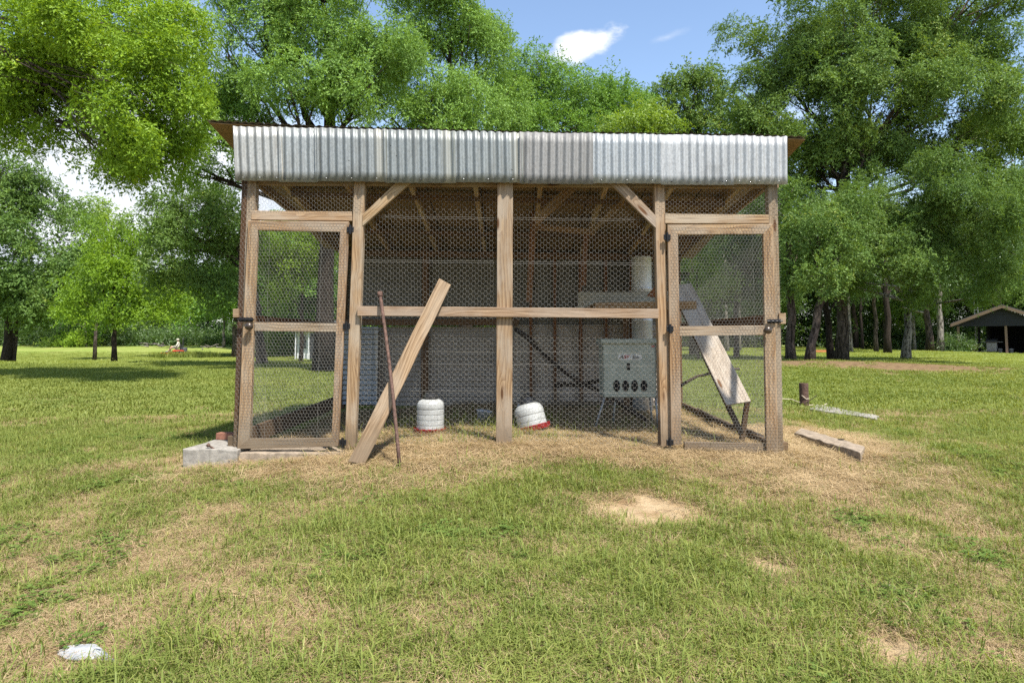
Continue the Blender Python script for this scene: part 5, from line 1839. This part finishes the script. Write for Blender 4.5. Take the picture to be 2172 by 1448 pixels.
# ------------------------------------------------------------------ buildings in the distance
def carport():
    before = set(bpy.data.objects)
    d = 50.0
    y0 = d - D
    s = d / F
    g = ground_at(2090, d)
    zg = g.z + 0.02
    root = tag(empty('carport', g), 'dark gabled carport with timber posts on the far right lawn', 'carport')
    dark = plain('charcoal siding', (0.03, 0.03, 0.033), 0.75, 0, 0.2, 6)
    t = dark.node_tree
    tan = plain('tan trim', (0.25, 0.17, 0.115), 0.8, 0, 0.15)
    shing = plain('grey shingles', (0.13, 0.13, 0.14), 0.9, 0, 0.3, 4)
    slab = plain('patio concrete', (0.36, 0.30, 0.25), 0.9, 0, 0.2, 3)
    inner = plain('dark interior', (0.012, 0.012, 0.014), 0.9)
    ANG = R(-41)
    org = Vector(((2128 - 1086) * s, d - D, 0))
    RM = Matrix.Translation(org) @ Matrix.Rotation(ANG, 4, 'Z') @ Matrix.Translation(-org)
    kx = math.cos(R(36))

    def Q(px, py, yy=0.0):
        return Vector((org.x + (px - 2128) * s * kx, y0 + yy, zg + (760 - py) * s))
    ridge, eaL, eaR = Q(2127, 659), Q(2011, 698), Q(2243, 698)
    L = 9.0
    MB().box(((eaL.x + eaR.x) / 2, y0 + L / 2 - 0.4, zg - 0.1), (eaR.x - eaL.x + 8, L + 1.6, 0.24)).build('slab', slab, root)
    for a, b, nm in ((eaL, ridge, 'roof_slope'), (ridge, eaR, 'roof_slope')):
        up = Vector((0, 0, 0.07))
        v = [a, b, b + Vector((0, L, 0)), a + Vector((0, L, 0))]
        v = [p + Vector((0, -0.35, 0.03)) for p in v]
        MB().add(v + [p + up for p in v], [(0, 3, 2, 1), (4, 5, 6, 7), (0, 1, 5, 4), (1, 2, 6, 5), (2, 3, 7, 6), (3, 0, 4, 7)]).build(nm, shing, root)
        v = [a + Vector((0, -0.40, 0.05)), b + Vector((0, -0.40, 0.05)), b + Vector((0, -0.40, -0.17)), a + Vector((0, -0.40, -0.17))]
        MB().add(v + [p + Vector((0, 0.05, 0)) for p in v], [(0, 3, 2, 1), (4, 5, 6, 7), (0, 1, 5, 4), (1, 2, 6, 5), (2, 3, 7, 6), (3, 0, 4, 7)]).build('barge_board', tan, root)
    # gable of lapped boards
    zb = Q(2026, 701.5).z
    nb = 9
    hx = ridge.x
    for i in range(nb):
        z0 = zb + (ridge.z - zb) * i / nb
        z1 = zb + (ridge.z - zb) * (i + 1) / nb + 0.01
        def half(z):
            k = (ridge.z - z) / (ridge.z - eaL.z)
            return max(0.02, (ridge.x - eaL.x) * k - 0.55)
        h0, h1 = half(z0), half(z1)
        v = [(hx - h0, y0 - 0.03, z0), (hx + h0, y0 - 0.03, z0), (hx + h1, y0, z1), (hx - h1, y0, z1)]
        v += [(a, y0 + 0.06, c) for a, b, c in v]
        MB().add(v, [(0, 1, 2, 3), (7, 6, 5, 4), (0, 4, 5, 1), (2, 6, 7, 3), (1, 5, 6, 2), (0, 3, 7, 4)]).build('gable_board', dark, root)
    for px, yy, m in ((2026, 0.1, tan), (2131.5, 0.1, tan), (2235, 0.1, tan), (2056, 4.0, dark)):
        p = Q(px, 702, yy)
        MB().box((p.x, p.y, (zb + zg) / 2), (0.15, 0.15, zb - zg + 0.03), ch=0.008).build('post', m, root)
    # dark enclosed part behind
    xl = Q(2082, 700).x; xr = Q(2244, 700).x
    MB().box(((xl + xr) / 2, y0 + 6.0, (zb + zg) / 2), (xr - xl, 0.15, zb - zg + 0.1)).build('rear_wall', inner, root)
    MB().box((xl, y0 + 4.2, (zb + zg) / 2), (0.12, 3.5, zb - zg + 0.1)).build('side_wall', inner, root)
    MB().box((xr, y0 + 3.2, (zb + zg) / 2), (0.12, 5.6, zb - zg + 0.1)).build('side_wall', inner, root)
    MB().box(((xl + xr) / 2, y0 + 3.4, zb + 0.04), (xr - xl, 6.3, 0.06)).build('ceiling', inner, root)
    # grill, buckets, planter
    steel = plain('stainless', (0.34, 0.34, 0.35), 0.4, 0.5, 0.15)
    p = Q(2095, 752, 1.4)
    gr = tag(empty('grill', (p.x, p.y, zg)), 'grey steel barbecue grill standing under the carport', 'grill')
    MB().box((p.x, p.y, zg + 0.47), (0.66, 0.5, 0.7), ch=0.02).build('cabinet', steel, gr)
    for k in (-1, 1):
        MB().box((p.x + k * 0.16, p.y - 0.26, zg + 0.45), (0.29, 0.02, 0.56), ch=0.006).build('cabinet_door', steel, gr)
        MB().box((p.x + k * 0.52, p.y, zg + 0.84), (0.36, 0.45, 0.035), ch=0.006).build('side_shelf', steel, gr)
    MB().lathe([(0.26, -0.36), (0.30, -0.35), (0.30, 0.35), (0.26, 0.36)], 16, Matrix.Translation((p.x, p.y, zg + 0.86)) @ Matrix.Rotation(R(90), 4, 'Y') @ Matrix.Diagonal((0.8, 0.9, 1, 1))).build('hood', BLACKP, gr)
    for i, j in ((-1, -1), (1, -1), (-1, 1), (1, 1)):
        MB().box((p.x + i * 0.28, p.y + j * 0.2, zg + 0.07), (0.05, 0.05, 0.14)).build('foot', BLACKP, gr)
    for px, lab in ((2113, 'pale bucket beside the grill under the carport'), (2137, 'dull white bucket just right of the middle carport post')):
        p = Q(px, 752, 1.2)
        o = MB().lathe([(0.12, 0), (0.15, 0.30), (0.16, 0.30), (0.16, 0.33), (0.145, 0.33), (0.11, 0.02), (0.001, 0.02)], 16, Matrix.Translation((p.x, p.y, zg + 0.02))).build('bucket', plain('bucket grey', (0.4, 0.41, 0.4), 0.6), None, smooth_=True)
        tag(o, lab, 'bucket')
    p = Q(2048, 748, 2.2)
    o = MB().lathe([(0.22, 0), (0.36, 0.30), (0.42, 0.55), (0.45, 0.56), (0.45, 0.62), (0.40, 0.62), (0.34, 0.45), (0.001, 0.44)], 16, Matrix.Translation((p.x, p.y, zg + 0.02))).build('clay_pot', plain('terracotta', (0.38, 0.13, 0.05), 0.8), None, smooth_=True)
    tag(o, 'large terracotta pot standing at the left of the carport', 'pot')
    for o in [o for o in bpy.data.objects if o not in before and o.parent is None]:
        o.matrix_basis = RM @ o.matrix_basis
    # lattice mast
    b = ground_at(2072, 58)
    mr = tag(empty('antenna_mast', b), 'thin grey lattice mast rising behind the carport roof', 'mast')
    H, w = 8.0, 0.16
    pts = [Vector((w * math.cos(a), w * math.sin(a), 0)) for a in (0.4, 2.5, 4.6)]
    for q in pts:
        MB().tube([b + q, b + q + Vector((0, 0, H))], 0.028, 6).build('mast_leg', ZINC, mr)
    mb = MB()
    z = 0.1
    i = 0
    while z < H - 0.5:
        for k in range(3):
            mb.tube([b + pts[k] + Vector((0, 0, z)), b + pts[(k + 1) % 3] + Vector((0, 0, z + 0.4))], 0.012, 4)
        z += 0.4
    mb.build('lacing', ZINC, mr)
    # low orange timber edging on the lawn
    p = ground_at(1733, 44)
    o = MB().box((0, 0, 0.08), (1.6, 0.35, 0.16), ch=0.03).build('orange_plank', plain('orange timber', (0.45, 0.16, 0.05), 0.8), None, Matrix.Translation(p) @ Matrix.Rotation(R(8), 4, 'Z'))
    tag(o, 'low orange timber lying on the lawn behind the leaning elm', 'timber')


carport()


def sheds():
    # dark metal shed and the white cottage seen through the left door
    d = 36.0
    g = ground_at(686, d)
    root = tag(empty('dark_shed', g), 'low dark grey metal shed seen through the netting of the left door', 'shed')
    m = metal_mat('dark steel sheet', (0.07, 0.075, 0.085), (0.05, 0.05, 0.05), 0.6, 0.4, 0.3)
    s = d / F
    x0, x1 = (659 - 1086) * s, (659 - 1086) * s + 4.2
    h = 1.55
    n = 14
    for i in range(n):
        xa = x0 + (x1 - x0) * i / n
        xb = x0 + (x1 - x0) * (i + 1) / n
        MB().box(((xa + xb) / 2, g.y + 0.015 * (i % 2), g.z + h / 2 - 0.1), (xb - xa, 0.05, h + 0.2)).build('wall_panel', m, root)
    MB().box((x0 + 0.03, g.y + 1.5, g.z + h / 2 - 0.1), (0.05, 2.9, h + 0.2)).build('side_wall', m, root)
    MB().box((x1 - 0.03, g.y + 1.5, g.z + h / 2 - 0.1), (0.05, 2.9, h + 0.2)).build('side_wall', m, root)
    MB().box(((x0 + x1) / 2, g.y + 1.45, g.z + h + 0.05), (x1 - x0 + 0.25, 3.3, 0.07), Matrix.Rotation(R(-3), 4, 'X')).build('roof', m, root)
    d = 58.0
    g = ground_at(646, d)
    s = d / F
    white = plain('white boards', (0.70, 0.71, 0.73), 0.7, 0, 0.1)
    glass = plain('window glass', (0.06, 0.07, 0.08), 0.15)
    roofm = plain('dark roof', (0.08, 0.08, 0.085), 0.85)
    root = tag(empty('white_cottage', g), 'small white cottage far behind the dark shed beyond the left door', 'cottage')
    x0 = (632 - 1086) * s
    w, h = 3.4, 2.3
    cx = x0 + w / 2
    MB().box((cx, g.y + 1.5, g.z + h / 2), (w, 3.0, h)).build('wall', white, root)
    for k, (xo, ww, z0, z1) in enumerate(((0.55, 0.42, 0.9, 1.95), (1.35, 0.62, 0.05, 1.98), (2.35, 0.5, 0.9, 1.95))):
        nm = 'door' if k == 1 else 'window'
        f = MB().box((x0 + xo, g.y - 0.015, g.z + (z0 + z1) / 2), (ww + 0.12, 0.05, z1 - z0 + 0.12)).build(nm, white, root)
        MB().box((x0 + xo, g.y - 0.045, g.z + (z0 + z1) / 2 + (0.35 if k == 1 else 0)), (ww, 0.03, (z1 - z0) * (0.5 if k == 1 else 1))).build('pane', glass, f)
    for k in (0, 1, 2, 3):
        MB().box((x0 + 0.05 + k * (w - 0.1) / 3, g.y - 0.6, g.z + h / 2), (0.09, 0.09, h)).build('porch_post', white, root)
    v = [(x0 - 0.3, g.y - 0.9, g.z + h), (x0 + w + 0.3, g.y - 0.9, g.z + h), (x0 + w + 0.3, g.y + 1.5, g.z + h + 0.9), (x0 - 0.3, g.y + 1.5, g.z + h + 0.9), (x0 - 0.3, g.y + 3.2, g.z + h), (x0 + w + 0.3, g.y + 3.2, g.z + h)]
    MB().add(v + [(a, b, c + 0.08) for a, b, c in v], [(0, 1, 2, 3), (3, 2, 5, 4), (6, 9, 8, 7), (9, 10, 11, 8), (0, 6, 7, 1), (1, 7, 8, 2), (2, 8, 11, 5), (5, 11, 10, 4), (4, 10, 9, 3), (3, 9, 6, 0)]).build('roof', roofm, root)


sheds()


def mower():
    d = 62.0
    g = ground_at(374, d)
    M = Matrix.Translation(g) @ Matrix.Rotation(R(200), 4, 'Z')      # front points to picture left and a little towards us
    root = tag(empty('riding_mower', g), 'orange red riding mower driving across the far left lawn', 'riding mower')
    red = plain('orange red paint', (0.50, 0.055, 0.02), 0.4, 0, 0.12)
    tyre = plain('tyre rubber', (0.02, 0.02, 0.02), 0.85)

    def bx(name, c, dm, mat, ch=0.02, par=root):
        mb = MB().box((0, 0, 0), dm, ch=ch)
        return mb.build(name, mat, par, M @ Matrix.Translation(c))
    bx('deck', (0.55, 0, 0.22), (0.85, 1.35, 0.16), red, 0.05)
    bx('chassis', (0.0, 0, 0.38), (1.75, 0.62, 0.14), red, 0.03)
    bx('front_axle', (1.05, 0, 0.40), (0.12, 1.05, 0.10), red, 0.02)
    bx('foot_plate', (0.75, 0, 0.46), (0.5, 0.6, 0.04), BLACKP, 0.01)
    bx('engine', (-0.75, 0, 0.66), (0.5, 0.55, 0.42), plain('engine grey', (0.12, 0.12, 0.13), 0.5, 0.3), 0.06)
    for k in (-1, 1):
        bx('fender', (-0.30, k * 0.44, 0.58), (0.95, 0.22, 0.16), red, 0.05)
        w = MB().lathe([(0.11, -0.13), (0.25, -0.14), (0.29, -0.10), (0.29, 0.10), (0.25, 0.14), (0.11, 0.13)], 20, Matrix.Rotation(R(90), 4, 'X')).build('wheel', tyre, root, M @ Matrix.Translation((-0.45, k * 0.55, 0.29)))
        MB().lathe([(0.001, -0.02), (0.12, 0), (0.12, 0.02), (0.001, 0.02)], 14, Matrix.Rotation(R(90), 4, 'X')).build('hub', red, w, M @ Matrix.Translation((-0.45, k * 0.69, 0.29)))
        MB().lathe([(0.05, -0.07), (0.13, -0.08), (0.16, -0.05), (0.16, 0.05), (0.13, 0.08), (0.05, 0.07)], 16, Matrix.Rotation(R(90), 4, 'X')).build('caster_wheel', tyre, root, M @ Matrix.Translation((1.12, k * 0.5, 0.16)))
        MB().tube([(0.38, k * 0.28, 0.5), (0.42, k * 0.30, 0.95), (0.30, k * 0.14, 1.0)], 0.02, 7).build('steering_lever', BLACKP, root, M)
    MB().tube([(-0.62, -0.45, 0.5), (-0.66, -0.45, 1.55), (-0.68, -0.38, 1.68), (-0.68, 0.38, 1.68), (-0.66, 0.45, 1.55), (-0.62, 0.45, 0.5)], 0.032, 8).build('roll_bar', BLACKP, root, M)
    seat = bx('seat', (-0.22, 0, 0.68), (0.5, 0.5, 0.12), BLACKP, 0.05)
    bx('seat_back', (-0.47, 0, 0.95), (0.12, 0.48, 0.48), BLACKP, 0.05)
    # rider: one continuous skinned figure
    v = {'pelvis': (-0.25, 0, 0.84), 'belly': (-0.28, 0, 1.0), 'chest': (-0.27, 0, 1.22), 'neckb': (-0.24, 0, 1.38), 'neck': (-0.22, 0, 1.44), 'head': (-0.20, 0, 1.54), 'crown': (-0.20, 0, 1.62)}
    rad = {'pelvis': (0.17, 0.14), 'belly': (0.16, 0.13), 'chest': (0.18, 0.13), 'neckb': (0.09, 0.08), 'neck': (0.055, 0.055), 'head': (0.082, 0.095), 'crown': (0.075, 0.085)}
    e = [('pelvis', 'belly'), ('belly', 'chest'), ('chest', 'neckb'), ('neckb', 'neck'), ('neck', 'head'), ('head', 'crown')]
    for k, sd in ((-1, 'r'), (1, 'l')):
        for nm, p, r_ in (('hip', (-0.15, k * 0.11, 0.84), 0.105), ('knee', (0.30, k * 0.20, 0.92), 0.075), ('shin', (0.44, k * 0.20, 0.68), 0.058), ('ankle', (0.56, k * 0.19, 0.54), 0.045), ('toe', (0.76, k * 0.21, 0.53), 0.042),
                          ('sh', (-0.25, k * 0.20, 1.33), 0.075), ('elbow', (-0.14, k * 0.32, 1.05), 0.05), ('wrist', (0.14, k * 0.24, 0.99), 0.033), ('hand', (0.26, k * 0.20, 0.995), 0.036), ('fing', (0.33, k * 0.18, 0.99), 0.022), ('thumb', (0.27, k * 0.15, 1.03), 0.012)):
            v[nm + sd] = p
            rad[nm + sd] = (r_, r_)
        e += [('pelvis', 'hip' + sd), ('hip' + sd, 'knee' + sd), ('knee' + sd, 'shin' + sd), ('shin' + sd, 'ankle' + sd), ('ankle' + sd, 'toe' + sd), ('neckb', 'sh' + sd), ('sh' + sd, 'elbow' + sd), ('elbow' + sd, 'wrist' + sd), ('wrist' + sd, 'hand' + sd), ('hand' + sd, 'fing' + sd), ('hand' + sd, 'thumb' + sd)]
    keys = list(v)
    me = bpy.data.meshes.new('person')
    me.from_pydata([v[k] for k in keys], [(keys.index(a), keys.index(b)) for a, b in e], [])
    skin, t, b = new_mat('rider clothes and skin')
    tcn = node(t, 'ShaderNodeTexCoord').outputs['Object']
    sp = node(t, 'ShaderNodeSeparateXYZ')
    t.links.new(tcn, sp.inputs[0])
    zz = sp.outputs[2]; xx = sp.outputs[0]
    c = mixc(t, smooth(t, zz, 1.395, 1.40), (0.52, 0.50, 0.40), (0.45, 0.27, 0.19))          # shirt, then skin
    shorts = math_n(t, 'MULTIPLY', smooth(t, zz, 0.99, 0.985), smooth(t, xx, 0.20, 0.195))
    c = mixc(t, shorts, c, (0.36, 0.32, 0.25))
    legs = smooth(t, xx, 0.195, 0.20)
    c = mixc(t, legs, c, (0.45, 0.27, 0.19))
    c = mixc(t, math_n(t, 'MULTIPLY', smooth(t, xx, 0.54, 0.56), 1.0), c, (0.25, 0.25, 0.25))
    t.links.new(c, b.inputs['Base Color'])
    b.inputs['Roughness'].default_value = 0.8
    o = link('person', me, skin, None, M)
    sk = o.modifiers.new('skin', 'SKIN')
    for i, k in enumerate(keys):
        sv = me.skin_vertices[0].data[i] if me.skin_vertices else None
        if sv: sv.radius = rad[k]
    if not me.skin_vertices:
        me.skin_vertices.new() if hasattr(me.skin_vertices, 'new') else None
    for i, k in enumerate(keys):
        me.skin_vertices[0].data[i].radius = rad[k]
        me.skin_vertices[0].data[i].use_root = (k == 'pelvis')
    sub = o.modifiers.new('sub', 'SUBSURF'); sub.levels = 2; sub.render_levels = 2
    tag(o, 'person in a pale hat and light shirt sitting on the riding mower', 'person')
    hat = plain('straw hat', (0.55, 0.52, 0.42), 0.8)
    MB().lathe([(0.19, 0.0), (0.20, 0.01), (0.11, 0.03), (0.105, 0.09), (0.07, 0.12), (0.001, 0.125)], 18).build('hat', hat, o, M @ Matrix.Translation((-0.20, 0, 1.57)), smooth_=True)
    mb = MB()
    for k in (-1, 1):
        mb.lathe([(0.001, -0.012), (0.012, 0), (0.001, 0.012)], 8, Matrix.Translation((-0.107, k * 0.033, 1.548)))
    mb.lathe([(0.001, -0.03), (0.02, 0), (0.001, 0.03)], 8, Matrix.Translation((-0.10, 0, 1.52)))
    mb.build('face_features', plain('face brown', (0.2, 0.1, 0.07), 0.7), o, M)  # plain dark brown for eyes and nose
    # uncut tall grass beside it
    src = make_blades('uncut tuft', LEAF['grass'], 40, 0.25, 0.6, 0.03, 0.35, 0.6, 9)
    n = 260
    gx = ground_at(402, 62)
    x = gx.x + RNG.normal(0, 1.1, n); y = gx.y + RNG.normal(0, 0.8, n)
    scatter_ground('uncut_grass', src, x, y, 0.6, 1.3, np.clip(RNG.normal(0.35, 0.15, n), 0, 1), 'mound of uncut dark green grass just behind the mower', 'grass')
    # fallen brush
    for px, d, lab in ((331, 84, 'grey heap of fallen branches at the wood edge left of the mower'), (452, 78, 'low grey fallen log lying near the pale trunk tree')):
        g2 = ground_at(px, d)
        mb = MB()
        rr = random.Random(px)
        for k in range(14 if px < 400 else 5):
            a = g2 + Vector((rr.uniform(-1.2, 1.2), rr.uniform(-0.5, 0.5), rr.uniform(0.05, 0.5)))
            bq = a + Vector((rr.uniform(-1.2, 1.2), rr.uniform(-0.6, 0.6), rr.uniform(-0.1, 0.35)))
            mb.tube(wiggle(a, bq, 4, 0.1, rr), [0.09, 0.08, 0.06, 0.05, 0.03], 6)
        tag(mb.build('brush_pile', BARK_P, None, smooth_=True), lab, 'brush')


mower()
